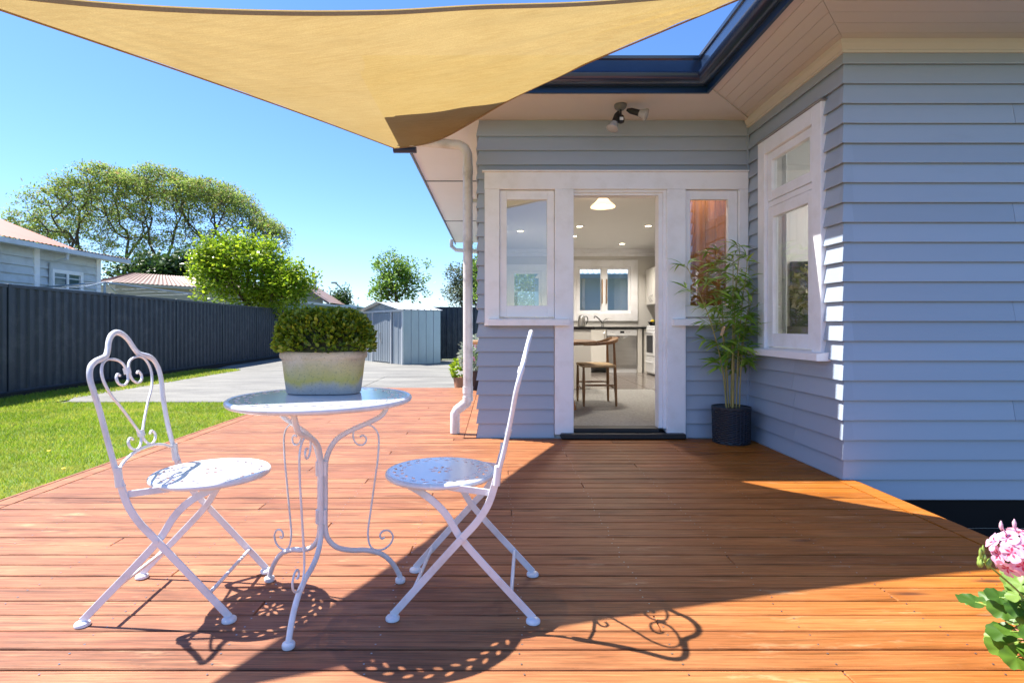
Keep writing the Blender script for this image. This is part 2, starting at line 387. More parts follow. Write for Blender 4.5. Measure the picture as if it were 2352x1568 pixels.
L['citrus'] = leafmat('citrus_leaf', [(0,(.12,.22,.01)), (.5,(.29,.42,.02)), (1,(.54,.60,.04))], .5, .35)
L['fresh'] = leafmat('fresh_leaf', [(0,(.10,.20,.02)), (.5,(.20,.33,.04)), (1,(.32,.44,.08))], .45, .5)
L['dark'] = leafmat('dark_leaf', [(0,(.025,.06,.015)), (.5,(.05,.11,.02)), (1,(.10,.17,.03))], .3, .5)
L['olive'] = leafmat('olive_leaf', [(0,(.07,.10,.05)), (.5,(.13,.17,.09)), (1,(.20,.24,.14))], .3, .5)
L['grass'] = leafmat('grass_blade', [(0,(.13,.25,.01)), (.5,(.28,.42,.018)), (.8,(.48,.53,.035)), (1,(.58,.50,.12))], .4, .6)
L['ger'] = leafmat('geranium_leaf', [(0,(.05,.13,.015)), (.5,(.14,.27,.03)), (1,(.26,.40,.08))], .35, .45)
L['silver'] = leafmat('silver_leaf', [(0,(.25,.30,.22)), (1,(.45,.5,.42))], .3, .6)
# ================================================================ THE SETTING
# ---- ground sheets (far ground leaves a hole for the sunken strip beside the deck)
def sheet(name, rects, z, m, label=None):
    mb = MB()
    for x0, x1, y0, y1 in rects: mb.add([(x0,y0,z),(x1,y0,z),(x1,y1,z),(x0,y1,z)], [(0,1,2,3)])
    o = mb.build(name, m); o['kind'] = 'structure'; return o
sheet('ground', [(-600,2.26,-200,3.6),(7.5,600,-200,3.6),(2.26,7.5,-200,-2),(-600,600,3.6,900)], -.165, M['ground'])
sheet('lawn', [(-8.6,-2.80,-6,8.18),(-8.6,-6.62,8.18,14.5)], -.150, M['lawn'])
# driveway: separate slabs with joints
drv = tag(bpy.data.objects.new('driveway', None), kind='structure'); COL.objects.link(drv)
def slab(poly, dz=0):
    mb = MB(); mb.prism(poly, -.20, -.140 + dz); return mb.build('slab', M['conc'], drv)
J = .008
slab([(-6.4,8.2),(-2.5,8.2),(-2.5,12.4),(-7.0,12.4),(-6.85,9.0)])
slab([(-2.5+J,8.2),(-.20,8.2),(-.20,12.4),(-2.5+J,12.4)], -.003)
slab([(-7.0,12.4+J),(-2.5,12.4+J),(-2.5,16.6),(-7.9,16.6)], -.002)
slab([(-2.5+J,12.4+J),(3.8,12.4+J),(3.8,16.6),(-2.5+J,16.6)], .002)
slab([(-8.0,16.6+J),(-4.6,16.6+J),(-4.6,26),(-8.2,26)])
slab([(-4.6+J,16.6+J),(3.8,16.6+J),(3.8,18.8),(-4.6+J,18.8)], -.002)
kb = MB(); kb.prism([(-7.72,8.2),(-7.62,8.2),(-7.95,26),(-8.05,26)], -.20, -.06); kb.build('plinth', M['soil'], drv)
sheet('garden_pit', [(2.26,7.5,-2,3.6)], -.75, M['soil'])

# ---- deck
deck = tag(bpy.data.objects.new('deck', None), kind='structure'); COL.objects.link(deck)
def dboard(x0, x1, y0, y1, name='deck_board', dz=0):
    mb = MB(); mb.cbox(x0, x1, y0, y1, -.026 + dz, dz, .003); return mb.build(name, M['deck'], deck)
PITCH = .0985; GAP = .0068
yb = -1.49 ; rowi = 0; nails = MB()
joists = [-2.62 + .45*i for i in range(12)]
while yb < 8.85:
    y0, y1 = yb + GAP/2, yb + PITCH - GAP/2
    xl = -2.665; xr = 2.165 if y1 < 3.50 else (2.205 if y1 < 4.83 else -.285)
    # butt joints on the joists
    cuts = []
    L_ = xl
    k = (rowi*7) % 11
    js = joists[2 + (rowi*5) % 8]
    if y1 < 4.83:
        js2 = joists[(2 + (rowi*5) % 8 + 5) % 11]
        cuts = [c for c in (js,) if xl + .4 < c < xr - .4 and rowi % 5 != 1]
    else: cuts = [js] if xl + .4 < js < xr - .4 and rowi % 2 == 0 else []
    xs = [xl] + cuts + [xr]
    dz = random.uniform(-.0012, .0012)
    for a, b_ in zip(xs[:-1], xs[1:]):
        dboard(a + .0015, b_ - .0015, y0, y1, dz=dz + random.uniform(-.0006, .0006))
    for jx in joists:
        if jx < xr - .05 and .8 < y0 < 5.5:
            for yy in (y0 + .02, y1 - .02):
                xx = jx + random.uniform(-.012, .012)
                nails.add([(xx + .0032*math.cos(q*math.pi/3), yy + .0032*math.sin(q*math.pi/3), .0015) for q in range(6)], [tuple(range(6))])
    yb += PITCH; rowi += 1
YEND = yb
n_ = nails.build('nail_heads', M['steel'], deck); n_['kind'] = 'stuff'
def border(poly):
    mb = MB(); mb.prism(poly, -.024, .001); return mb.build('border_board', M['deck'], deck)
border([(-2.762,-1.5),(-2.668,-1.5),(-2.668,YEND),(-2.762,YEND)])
border([(2.172,-1.5),(2.268,-1.5),(2.268,3.50),(2.172,3.50)])
border([(-.282,4.845),(-.180,4.845),(-.180,YEND),(-.282,YEND)])
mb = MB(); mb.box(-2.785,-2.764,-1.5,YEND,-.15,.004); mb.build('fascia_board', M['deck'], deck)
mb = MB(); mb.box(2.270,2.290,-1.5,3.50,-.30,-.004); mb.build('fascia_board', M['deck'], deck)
mb = MB()
for jx in joists: mb.box(jx-.022,jx+.022,-1.5,8.85 if jx < -.3 else 4.8,-.16,-.030)
jo = mb.build('joist', M['blackboard'], deck)

# ---- grass
def blades(n, xr, yr, hmin, hmax, wd, excl=None):
    x = rng.uniform(*xr, n); y = rng.uniform(*yr, n)
    if excl is not None: k = excl(x, y); x = x[k]; y = y[k]
    n = len(x); h = rng.uniform(hmin, hmax, n); a = rng.uniform(0, 2*np.pi, n); b = rng.uniform(0, 2*np.pi, n); lean = rng.uniform(.2, 1.1, n)*h
    B = np.stack([x, y, np.full(n, -.15)], 1)
    s = np.stack([np.cos(a), np.sin(a), np.zeros(n)], 1)*(wd*(y/5+.4))[:, None]
    tip = B + np.stack([np.cos(b)*lean, np.sin(b)*lean, h], 1)
    V = np.stack([B - s, B + s, tip], 1).reshape(-1, 3)
    return V, np.arange(3*n).reshape(-1, 3)
V1, F1 = blades(270000, (-8.3, -2.79), (.6, 8.15), .018, .045, .0022, lambda x, y: (x > -1.3*y - 3.2) & (rng.random(len(x)) < 1.15 - y/14))
V2, F2 = blades(16000, (-7.9, -6.62), (8.1, 14.3), .03, .07, .003)
g = npmesh('lawn_grass', np.concatenate([V1, V2]), np.concatenate([F1, F2 + len(V1)]), L['grass'])
tag(g, 'short sunlit green lawn between the dark fence and the timber deck', 'grass', kind='stuff')
M['yellow'] = mat('dandelion_yellow', (.85,.6,.03), .7)
dand = MB()
spots = [(-3.6,3.95),(-2.98,3.45),(-4.2,4.5),(-3.3,4.2),(-2.95,3.25),(-4.9,5.4),(-3.9,4.8)] 
fl0 = None
for i, (x, y) in enumerate(spots):
    if fl0 is None:
        mb = MB(); mb.lathe([(.003,.0),(.014,.004),(.016,.008),(.008,.013)], n=9)
        fl0 = mb.build('dandelion', M['yellow']); o = fl0
        tag(fl0, group='dandelions in the lawn')
    else: o = fl0.copy(); COL.objects.link(o)
    o.location = (x, y, -.112)
    tag(o, 'small yellow dandelion flower in the green lawn beside the deck', 'flower', 'dandelions in the lawn')

# ================================================================ THE HOUSE
house = thing('house', 'single storey house of blue grey weatherboards with white windows and navy gutters', 'house', (0,0,0))
ZS = 2.80                              # soffit height
YW, XS, YF, XL = 4.874, 2.240, 3.544, -.145   # framing planes: rear wall, side wall, wing front wall, left end
def wallpart(name, boxes, m):
    mb = MB()
    for b in boxes: mb.box(*b)
    return mb.build(name, m, house)
# cores
wallpart('wall', [(-.145,.52,YW,YW+.11,-.15,1.0),(1.65,2.24,YW,YW+.11,-.15,1.0),(-.145,-.09,YW,YW+.11,1.0,2.84),(-.09,2.24,YW,YW+.11,2.32,2.84),(.52,1.65,YW,YW+.11,-.15,.03)], M['plaster'])
wallpart('wall', [(XS,XS+.1,YF,3.83,-.15,2.84),(XS,XS+.1,4.51,YW+.11,-.15,2.84),(XS,XS+.1,3.83,4.51,-.15,.80),(XS,XS+.1,3.83,4.51,2.39,2.84)], M['plaster'])
wallpart('wall', [(XS+.1,6.6,YF,YF+.1,-.75,2.84)], M['plaster'])
wallpart('wall', [(6.6,6.7,YF,7.1,-.15,2.84)], M['plaster'])
wallpart('wall', [(XL,XL+.1,YW+.11,11.5,-.15,2.84)], M['plaster'])
# far (kitchen) wall with two windows
wallpart('wall', [(-.045,.30,11.4,11.5,-.15,2.84),(.30,.95,11.4,11.5,-.15,1.28),(.30,.95,11.4,11.5,2.15,2.84),(.95,1.66,11.4,11.5,-.15,2.84),
                  (1.66,2.80,11.4,11.5,-.15,1.24),(1.66,2.80,11.4,11.5,2.24,2.84),(2.80,3.6,11.4,11.5,-.15,2.84)], M['plaster'])
wallpart('partition_wall', [(2.34,6.6,7.0,7.1,.08,2.58),(3.5,3.6,7.1,11.4,.08,2.58),(XS+.004,XS+.1,YW+.11,7.1,.08,2.58)], M['plaster'])
wallpart('ceiling', [(XL+.1,6.6,YW+.111,11.4,2.58,2.62),(XS+.1,6.6,YF+.1,YW+.111,2.58,2.62)], M['ceiling'])
wallpart('carpet', [(XL+.1,2.24,YW+.10,7.93,.03,.08),(XS+.1,6.6,YF+.1,7.0,.03,.081)], M['carpet'])
# cornice inside
wallpart('cornice', [(-.045,3.5,11.32,11.4,2.50,2.58),(-.045,3.5,11.37,11.4,2.44,2.50)], M['white'])
# tiled kitchen floor
wallpart('floor', [(-.045,3.6,7.93,11.4,-.02,.072)], M['grout'])
ty = 7.93
tilem = {}
while ty < 11.38:
    tx = -.04
    while tx < 3.5:
        x1 = min(tx+.445, 3.5); y1 = min(ty+.445, 11.4)
        if x1 > .95:
            mb = MB(); mb.box(tx+.003, x1-.003, ty+.003, y1-.003, .070, .080); mb.build('tile', M['tile'], house)
        tx += .45
    ty += .45
# ---- weatherboards
EXP = .1264; Z0 = -.129
def wboard(p0, p1, nrm, z0, m0=0, m1=0, h=EXP+.022, sc_=1.0, name='weatherboard'):
    """board from p0 to p1 (xy) with outward normal nrm; m0/m1 = +1 extend with the offset (outside mitre), -1 shorten"""
    p0 = Vector(p0); p1 = Vector(p1); n = Vector(nrm); d = (p1 - p0).normalized()
    j = random.uniform(-.0012, .0012)
    prof = [(.001, z0+.016), (.020, z0+.016), (.023, z0), (.031+j, z0), (.032+j, z0+.004), (.0065, z0+h), (.001, z0+h)]
    vs = []
    for o, z in prof: q = p0 - d*(o*m0) + n*o; vs.append((q.x, q.y, z))
    for o, z in prof: q = p1 + d*(o*m1) + n*o; vs.append((q.x, q.y, z))
    k = len(prof); mb = MB()
    mb.add(vs, [tuple(range(k))[::-1], tuple(range(k, 2*k))] + [(i,(i+1)%k,(i+1)%k+k,i+k) for i in range(k)])
    return mb.build(name, M['board'], house)
rows = 23
for r in range(rows):
    z = Z0 + r*EXP; top = z + EXP + .022
    hh = min(EXP + .022, 2.795 - z)
    if hh < .03: continue
    zc = z + .06
    # wing front wall, with staggered butt joints
    if r % 5 == 2: cutx = 3.45
    elif r % 5 == 4: cutx = 3.31
    else: cutx = None
    if cutx: wboard((XS, YF), (cutx, YF), (0,-1), z, 1, 0, hh); wboard((cutx+.002, YF), (6.7, YF), (0,-1), z, 0, 0, hh)
    else: wboard((XS, YF), (6.7, YF), (0,-1), z, 1, 0, hh)
    # wing side wall
    if zc < 0: continue
    zz = z
    if zc > .74 and zc < 2.50:
        wboard((XS, 3.72), (XS, YF), (-1,0), z, 0, 1, hh)
        wboard((XS, YW-.02), (XS, 4.615), (-1,0), z, 0, 0, hh)
    else:
        if r in (2,3,4,5,6): wboard((XS, YW-.02), (XS, 4.10+.02*(r%2)), (-1,0), z, 0, 0, hh); wboard((XS, 4.098+.02*(r%2)), (XS, YF), (-1,0), z, 0, 1, hh)
        else: wboard((XS, YW-.02), (XS, YF), (-1,0), z, 0, 1, hh)
    # rear wall
    if zc < .99 - .03:
        h2 = min(hh, 1.0 - z)
        wboard((XL, YW), (.507, YW), (0,-1), z, 1, 0, h2); wboard((1.662, YW), (XS-.02, YW), (0,-1), z, 0, 0, h2)
    elif zc < 2.34:
        wboard((XL, YW), (-.105, YW), (0,-1), z, 1, 0, hh)
        if z < 2.331 < z + EXP + .022 and False: pass
    else:
        wboard((XL, YW), (XS-.02, YW), (0,-1), z, 1, 0, hh)
    # left end wall
    wboard((XL, 11.5), (XL, YW), (-1,0), z, 0, 1, hh)
# one filler board row directly above the head trim
wboard((-.105, YW), (XS-.02, YW), (0,-1), 2.336, 0, 0, .075)
# corner beads
mb = MB(); mb.box(XS-.035, XS-.018, YW-.035, YW-.018, 0, 1.0); mb.box(XS-.035, XS-.018, YW-.035, YW-.018, 2.35, 2.79)
mb.build('corner_bead', M['board'], house)
# corner soakers at the wing corner
so_ = MB()
for r in range(2, 22):
    z = Z0 + r*EXP
    mb = MB(); mb.add([(XS-.034,YF+.010,z+.001),(XS-.034,YF-.034,z+.001),(XS+.040,YF-.034,z+.001),(XS-.0125,YF+.010,z+EXP-.004),(XS-.0125,YF-.0125,z+EXP-.004),(XS+.040,YF-.0125,z+EXP-.004)],
           [(0,1,4,3),(1,2,5,4)]); mb.build('corner_soaker', M['board'], house)
# cornice mouldings under the eaves
def moulding(path, steps, m, name):
    """steps: (offset, z) profile, mitred along an open polyline; outward = clockwise of direction"""
    P = [Vector((p[0], p[1])) for p in path]; n = len(P); vs = []; k = len(steps)
    for i in range(n):
        d0 = (P[i]-P[i-1]).normalized() if i else None; d1 = (P[i+1]-P[i]).normalized() if i < n-1 else None
        o0 = Vector((d0.y,-d0.x)) if d0 else None; o1 = Vector((d1.y,-d1.x)) if d1 else None
        if o0 and o1: mv = (o0+o1); mv = mv / (mv.dot(o0))
        else: mv = o0 or o1
        for o, z in steps: q = P[i] + mv*o; vs.append((q.x, q.y, z))
    fs = []
    for i in range(n-1):
        for a in range(k): b = (a+1) % k; fs.append((i*k+a, i*k+b, (i+1)*k+b, (i+1)*k+a))
    fs += [tuple(range(k))[::-1], tuple(range((n-1)*k, n*k))]
    mb = MB(); mb.add(vs, fs); return mb.build(name, m, house)
moulding([(XS,YW-.02),(XS,YF),(6.7,YF)], [(.0,2.722),(.033,2.722),(.037,2.732),(.033,2.742),(.040,2.755),(.052,2.775),(.055,2.799),(0,2.799)], M['soffit'], 'eave_moulding')
# ---- eaves
FX, FY, WX, WY = -.88, 4.22, 1.627, 2.86
mb = MB(); mb.prism([(FX,FY),(WX,FY),(XS,YW),(FX,YW)], ZS, ZS+.01); mb.build('soffit', M['soffit'], house)
# mitre batten
mb = MB(); d_ = Vector((XS-WX, YW-FY)).normalized(); n2 = Vector((-d_.y, d_.x))*.018
p, q = Vector((WX,FY)), Vector((XS,YW))
mb.prism([tuple(p-n2), tuple(q-n2), tuple(q+n2), tuple(p+n2)], ZS-.012, ZS-.001); mb.build('soffit_batten', M['soffit'], house)
# wing soffit boards (tongue and groove)
nb = 6; bw = (XS-WX)/nb
for i in range(nb):
    a = WX + i*bw; b_ = a + bw - .004
    ym = lambda x: WY + (x-WX)*(YF-WY)/(XS-WX)
    yk = lambda x: FY + (x-WX)*(YW-FY)/(XS-WX)
    mb = MB(); mb.prism([(a, ym(a)),(b_, ym(b_)),(b_, yk(b_)),(a, yk(a))], ZS, ZS+.012); mb.build('soffit_board', M['soffit'], house)
    y0 = WY + i*(YF-WY)/nb; y1 = y0 + (YF-WY)/nb - .004
    xm = lambda y: WX + (y-WY)*(XS-WX)/(YF-WY) + .003
    mb = MB(); mb.prism([(xm(y0), y0),(6.9, y0),(6.9, y1),(xm(y1), y1)], ZS, ZS+.012); mb.build('soffit_board', M['soffit'], house)
mb = MB(); mb.box(FX, 6.9, WY, 11.9, ZS+.014, ZS+.02); 
mb = MB(); mb.prism([(WX+.01,WY+.01),(6.9,WY+.01),(6.9,YF),(XS,YF),(XS,YW),(WX+.01,FY+.01)], ZS+.013, ZS+.02); mb.build('soffit_backing', M['soffit'], house)
# white sheet soffit on the left end
for a, b_ in ((YW+.004,6.88),(6.90,9.47),(9.49,11.9)):
    mb = MB(); mb.box(FX, XL, a, b_, ZS-.001, ZS+.009); mb.build('soffit_sheet', M['soffitw'], house)
mb = MB()
for a in (6.89, 9.48): mb.box(FX, XL, a-.02, a+.02, ZS-.007, ZS-.0015)
mb.build('soffit_batten', M['greyfascia'], house)
# fascia and gutter
pf = [(FX,5.6),(FX,FY),(WX,FY),(WX,WY),(6.9,WY)]
moulding(pf, [(0,2.757),(.022,2.757),(.022,2.97),(0,2.97)], M['navy2'], 'fascia')
g_ = moulding(pf, [(.0225,2.805),(.065,2.797),(.100,2.806),(.122,2.830),(.130,2.862),(.124,2.872),(.108,2.880),(.104,2.92),(.106,2.962),(.118,2.972),(.122,2.992),(.112,2.995),(.0225,2.97)], M['navy'], 'gutter')
sm(g_.data, 35)
mb = MB(); mb.sweep([(FX-.15,5.52,2.745),(FX+.08,5.52,2.745)], [(.04*math.cos(k*math.pi/6), .03*math.sin(k*math.pi/6)) for k in range(12)], normal=(0,0,1)); mb.build('gutter_end', M['navy2'], house, True)
mb = MB(); mb.box(FX-.015, FX, 5.6, 12.0, 2.765, 2.90); mb.build('barge_board', M['greyfascia'], house)
mb = MB(); mb.tube([(FX-.03,11.2,2.75),(FX-.03,11.2,2.62),(FX+.06,11.2,2.54),(XL-.1,11.2,2.50)], .04, 10); mb.build('gutter_outlet', M['pvc'], house, True)
# roof as a height field with mitred hips
xs = sorted(set([-.985,-.6,0,.6,1.2,1.535] + [round(1.535+.5*i,3) for i in range(1,12)] + [7.1]))
ys = sorted(set([2.775,3.2,3.7,4.135] + [round(4.135+.5*i,3) for i in range(1,17)] + [12.3]))
def rh(x, y):
    h = []
    if y >= 4.13: h.append(min(x+.985, y-4.135, 12.3-y, 7.1-x, 3.6))
    if x >= 1.53: h.append(min(x-1.535, y-2.775, 12.3-y, 7.1-x, 3.6))
    return 2.965 + .42*max(h) if h else None
V = []; ix = {}
for i, x in enumerate(xs):
    for j, y in enumerate(ys):
        h = rh(x, y)
        if h is not None: ix[i,j] = len(V); V.append((x, y, h))
Fc = [(ix[i,j],ix[i+1,j],ix[i+1,j+1],ix[i,j+1]) for i in range(len(xs)-1) for j in range(len(ys)-1) if all(k in ix for k in ((i,j),(i+1,j),(i+1,j+1),(i,j+1)))]
mb = MB(); mb.add(V, Fc); mb.build('roof', M['roof'], house)
# black base boards under the wing
for i in range(3):
    mb = MB(); mb.box(XS-.01, 6.7, YF-.012-.004*(i%2), YF-.002, -.137-.185*(i+1)+.006, -.137-.185*i); mb.build('base_board', M['blackboard'], house)

# ---- downpipe
mb = MB()
pp = [(-.90,5.03,2.80),(-.90,5.03,2.70),(-.86,5.03,2.675),(-.50,5.03,2.648),(-.335,5.03,2.632),(-.285,5.03,2.60),(-.262,5.03,2.55),(-.26,5.03,2.4),(-.26,5.03,1.0),(-.26,5.03,.315),(-.268,5.03,.285),(-.36,5.03,.215),(-.377,5.03,.185),(-.377,5.03,.006)]
mb.tube(pp, .0435, 16)
dp = mb.build('downpipe', M['pvc'], house, 60)
for z0, z1 in ((2.36,2.44),(2.10,2.15),(.37,.43),(.30,.34)): mb = MB(); mb.lathe([(.0475,z0),(.0475,z1)], (-.26,5.03,0), 16); mb.build('pipe_collar', M['pvc'], dp, 60)
mb = MB(); mb.box(-.22,-.165,5.02,5.04,2.11,2.14); mb.build('pipe_bracket', M['steel'], dp)

# ---- rear joinery: window, door opening, window in one white frame
ya, yb_ = 4.830, 4.97
joi = MB()
def jb(x0,x1,z0,z1,y0=ya,y1=yb_): joi.cbox(x0,x1,y0,y1,z0,z1,.003)
jb(-.103,.027,.985,2.18); jb(.513,.678,.030,2.18,ya-.003); jb(1.497,1.661,.030,2.18,ya-.003); jb(2.13,2.212,.985,2.18)
jb(-.105,2.212,2.181,2.331,ya-.001)
win_frame = joi.build('joinery_frame', M['white'], house)
mb = MB(); mb.cbox(-.125,2.212,4.808,4.86,2.332,2.343,.002); mb.build('head_flashing', M['white'], win_frame)
mb = MB()
mb.box(1.436,1.497,4.875,4.985,.08,2.18); mb.box(.664,.684,4.90,4.985,.08,2.18); mb.box(.684,1.436,4.875,4.985,2.138,2.18)
mb.box(1.47,1.497,4.852,4.874,.08,2.18); mb.box(.678,1.47,4.852,4.874,2.16,2.18)
mb.build('door_jamb', M['white'], win_frame)
def sash(parent, x0,x1,z0,z1, gx0,gx1,gz0,gz1, y0, y1, name='window'):
    mb = MB()
    mb.cbox(x0+.003,gx0,y0,y1,z0+.003,z1-.003,.003); mb.cbox(gx1,x1-.003,y0,y1,z0+.003,z1-.003,.003)
    mb.cbox(gx0,gx1,y0+.0015,y1-.002,z0+.003,gz0,.002); mb.cbox(gx0,gx1,y0+.0015,y1-.002,gz1,z1-.003,.002)
    s = mb.build(name, M['white'], parent)
    mb = MB(); mb.box(gx0-.004,gx1+.004,(y0+y1)/2+.004,(y0+y1)/2+.008,gz0-.004,gz1+.004); mb.build('pane', M['glass'], s)
    return s
sL = sash(house,.027,.513,1.058,2.178,.092,.449,1.161,2.097,4.858,4.905)
sR = sash(house,1.661,2.128,1.058,2.178,1.712,2.045,1.161,2.097,4.858,4.905)
for (x0,x1),s in (((-.069,.634),sL),((1.541,2.20),sR)):
    mb = MB(); mb.add([(x0,4.765,.985),(x1,4.765,.985),(x1,4.90,.985),(x0,4.90,.985),(x0,4.765,1.036),(x1,4.765,1.036),(x1,4.90,1.057),(x0,4.90,1.057)],
        [(0,3,2,1),(4,5,6,7),(0,1,5,4),(1,2,6,5),(2,3,7,6),(3,0,4,7)]); mb.build('sill', M['white'], s)
# threshold
mb = MB(); mb.cbox(.563,1.643,4.76,4.99,.004,.046,.006); mb.cbox(.684,1.436,4.84,4.992,.046,.082,.004); mb.build('threshold', M['black'], house)
# timber door swung open into the room, almost edge on to the deck
da = math.atan2(.21, .67)
dr = None
for i in range(6):
    mb = MB(); mb.cbox(0, .035, i*.112, i*.112+.110, .10, 2.13, .003)
    o = mb.build('timber_door' if i == 0 else 'door_board', M['door'], house if i == 0 else dr)
    if i == 0: dr = o; o.location = (1.455, 5.0, 0); o.rotation_euler.z = -da
# timber lined nook behind the right-hand window
for i in range(6):
    x0 = 1.625 + i*.102; mb = MB(); mb.cbox(x0, x0+.0995, 5.35, 5.38, .081, 2.575, .003); mb.build('lining_board', M['door'], house)
for i in range(3):
    y0 = 5.0 + i*.115; mb = MB(); mb.cbox(2.215, 2.238, y0, y0+.1125, .081, 2.575, .003); mb.build('lining_board', M['door'], house)

# ---- wing side window
xw = 2.192
mb = MB()
mb.cbox(xw,XS+.06,3.72,3.832,.800,2.50,.003); mb.cbox(xw,XS+.06,4.508,4.62,.800,2.50,.003); mb.cbox(xw+.001,XS+.06,3.8325,4.5075,2.385,2.499,.003)
mb.cbox(XS-.015,XS+.06,3.833,4.507,1.945,1.99,.003)
wf = mb.build('wing_window', M['white'], house)
mb = MB(); mb.cbox(xw-.018,XS,3.70,4.64,2.501,2.511,.002); mb.build('head_flashing', M['steel'], wf)
mb = MB(); mb.add([(xw-.062,3.665,.745),(xw-.062,4.72,.745),(XS+.05,4.72,.745),(XS+.05,3.665,.745),(xw-.062,3.665,.792),(xw-.062,4.72,.792),(XS+.05,4.72,.812),(XS+.05,3.665,.812)],
    [(0,3,2,1),(4,5,6,7),(0,1,5,4),(1,2,6,5),(2,3,7,6),(3,0,4,7)]); mb.build('sill', M['white'], wf)
def ysash(y0,y1,z0,z1,b):
    x0, x1 = XS-.022, XS+.022
    mb = MB(); mb.cbox(x0,x1,y0,y0+b,z0,z1,.003); mb.cbox(x0,x1,y1-b,y1,z0,z1,.003); mb.cbox(x0+.001,x1,y0+b,y1-b,z0,z0+b*1.25,.002); mb.cbox(x0+.001,x1,y0+b,y1-b,z1-b,z1,.002)
    s = mb.build('sash', M['white'], wf)
    mb = MB(); mb.box(XS,XS+.004,y0+b-.004,y1-b+.004,z0+b,z1-b+.004); p = mb.build('pane', M['glass'], wf); return s
ysash(3.836,4.504,.815,1.940,.085); ysash(3.836,4.504,1.995,2.382,.062)
mb = MB()
for z in (1.72,.98): mb.tube([(XS-.026,4.512,z),(XS-.026,4.512,z+.09)], .006, 8)
mb.build('hinge', M['white'], wf)

# ================================================================ far side: fence, shed, neighbours
def fence_run(p0, p1, npan, label, zb=-.15, h=1.81, group=None):
    p0 = Vector(p0); p1 = Vector(p1); d = p1-p0; Ln = d.length; d.normalize(); nrm = Vector((d.y,-d.x)); rz = math.atan2(d.y, d.x)
    f = thing('steel_fence', label, 'fence', (p0.x, p0.y, zb), rz)
    pw = Ln/npan
    # corrugated sheet mesh, ribs along z
    prof = []; x = 0; rib = .19
    k = 0
    while x < pw - .03:
        prof += [(x, .0), (x+.075, .0), (x+.095, .032), (x+.165, .032)]; x += rib
    prof = [(min(a, pw-.02), b) for a, b in prof]
    me = bpy.data.meshes.new('sheet'); n = len(prof)
    vs = [(a+.02, b-.016, .06) for a, b in prof] + [(a+.02, b-.016, h-.02) for a, b in prof]
    me.from_pydata(vs, [], [(i,i+1,i+1+n,i+n) for i in range(n-1)]); me.materials.append(M['fence'])
    pm = MB(); pm.cbox(-.03,.03,-.032,.032,-.05,h+.01,.004); 
    post0 = None; rl0 = None
    for i in range(npan+1):
        if post0 is None: post0 = pm.build('post', M['fence'], f)
        else: o = post0.copy(); COL.objects.link(o); o.location = (i*pw,0,0)
        if i < npan:
            s = bpy.data.objects.new('sheet', me); COL.objects.link(s); s.parent = f; s.location = (i*pw,0,0)
            for zz in (.04, h-.05):
                if rl0 is None: r_ = MB(); r_.cbox(.03,pw-.03,-.024,.024,0,.055,.003); rl0 = r_.build('rail', M['fence'], f); rl0.location = (0,0,zz)
                else: o = rl0.copy(); COL.objects.link(o); o.location = (i*pw,0,zz)
    return f
fence_run((-7.69, 1.6), (-8.15, 21.0), 8, 'long charcoal corrugated steel fence along the lawn and driveway')
fence_run((-8.15, 21.05), (-8.25, 26), 2, 'short far end stretch of charcoal fence behind the potted topiary')
fence_run((-8.2, 26.05), (-2.5, 26.05), 3, 'distant charcoal fence stretch left of the metal shed')
fence_run((-4.3, 18.9), (2.9, 18.8), 3, 'charcoal steel fence directly behind the metal garden shed')

# garden shed
shd = thing('garden_shed', 'small galvanised metal garden shed with double doors and low gable roof', 'shed', (-2.79,16.4,-.14), math.atan2(2.1,-1.63))
W_, D_, H1, H2 = 2.66, 1.32, 1.63, 1.88      # local x along front from near corner, local y = away (shed body towards -y)
def ribbed(x0, x1, z1f, m, name, axis='x', off=0, rib=.26, sgn=1):
    vs = []; prof = []; x = x0
    while x < x1-.01:
        prof += [(x,0),(min(x+rib-.045,x1),0),(min(x+rib-.035,x1),.016),(min(x+rib-.010,x1),.016)]; x += rib
    prof.append((x1,0)); n = len(prof)
    for a, b in prof: vs.append((a, off+sgn*b, 0) if axis == 'x' else (off+sgn*b, a, 0))
    for a, b in prof: vs.append((a, off+sgn*b, z1f(a)) if axis == 'x' else (off+sgn*b, a, z1f(a)))
    mb = MB(); mb.add(vs, [(i,i+1,i+1+n,i+n) for i in range(n-1)]); return mb.build(name, m, shd)
gz = lambda a: H1 + (H2-H1)*(1-abs(a-W_/2)/(W_/2))
# front faces the camera-left: outward local normal is +y here (see rotation); body extends to -y
ribbed(0, W_, lambda a: min(gz(a), H1), M['zinc'], 'front_wall', 'x', 0, .30, 1)
ribbed(-D_, 0, lambda a: H1, M['zinc'], 'side_wall', 'y', 0, .26, -1)
ribbed(-D_, 0, lambda a: H1, M['zinc'], 'side_wall', 'y', W_, .26, 1)
ribbed(0, W_, lambda a: H1, M['zinc'], 'back_wall', 'x', -D_, .30, -1)
mb = MB(); mb.add([(0,.01,H1),(W_,.01,H1),(W_/2,.01,H2)], [(0,1,2)]); mb.add([(0,-D_,H1),(W_,-D_,H1),(W_/2,-D_,H2)], [(0,1,2)]); mb.build('gable', M['zinc'], shd)
mb = MB(); 
for i in range(5): mb.box(W_/2-.22,W_/2+.22,.012,.03,H1+.04+i*.025,H1+.05+i*.025)
mb.build('vent', M['zincw'], shd)
for s in (0, 1):
    mb = MB(); x = -D_-.06; vs = []; prof = []
    while x < .06: prof += [(x,0),(x+.18,0),(x+.19,.02),(x+.22,.02)]; x += .23
    n = len(prof); xe, xr = (-.05, W_/2) if s == 0 else (W_+.05, W_/2)
    vs = [(xe,a,H1+.01+b) for a,b in prof] + [(xr,a,H2+.02+b) for a,b in prof]
    mb.add(vs, [(i,i+1,i+1+n,i+n) for i in range(n-1)]); mb.build('roof', M['zincw'], shd)
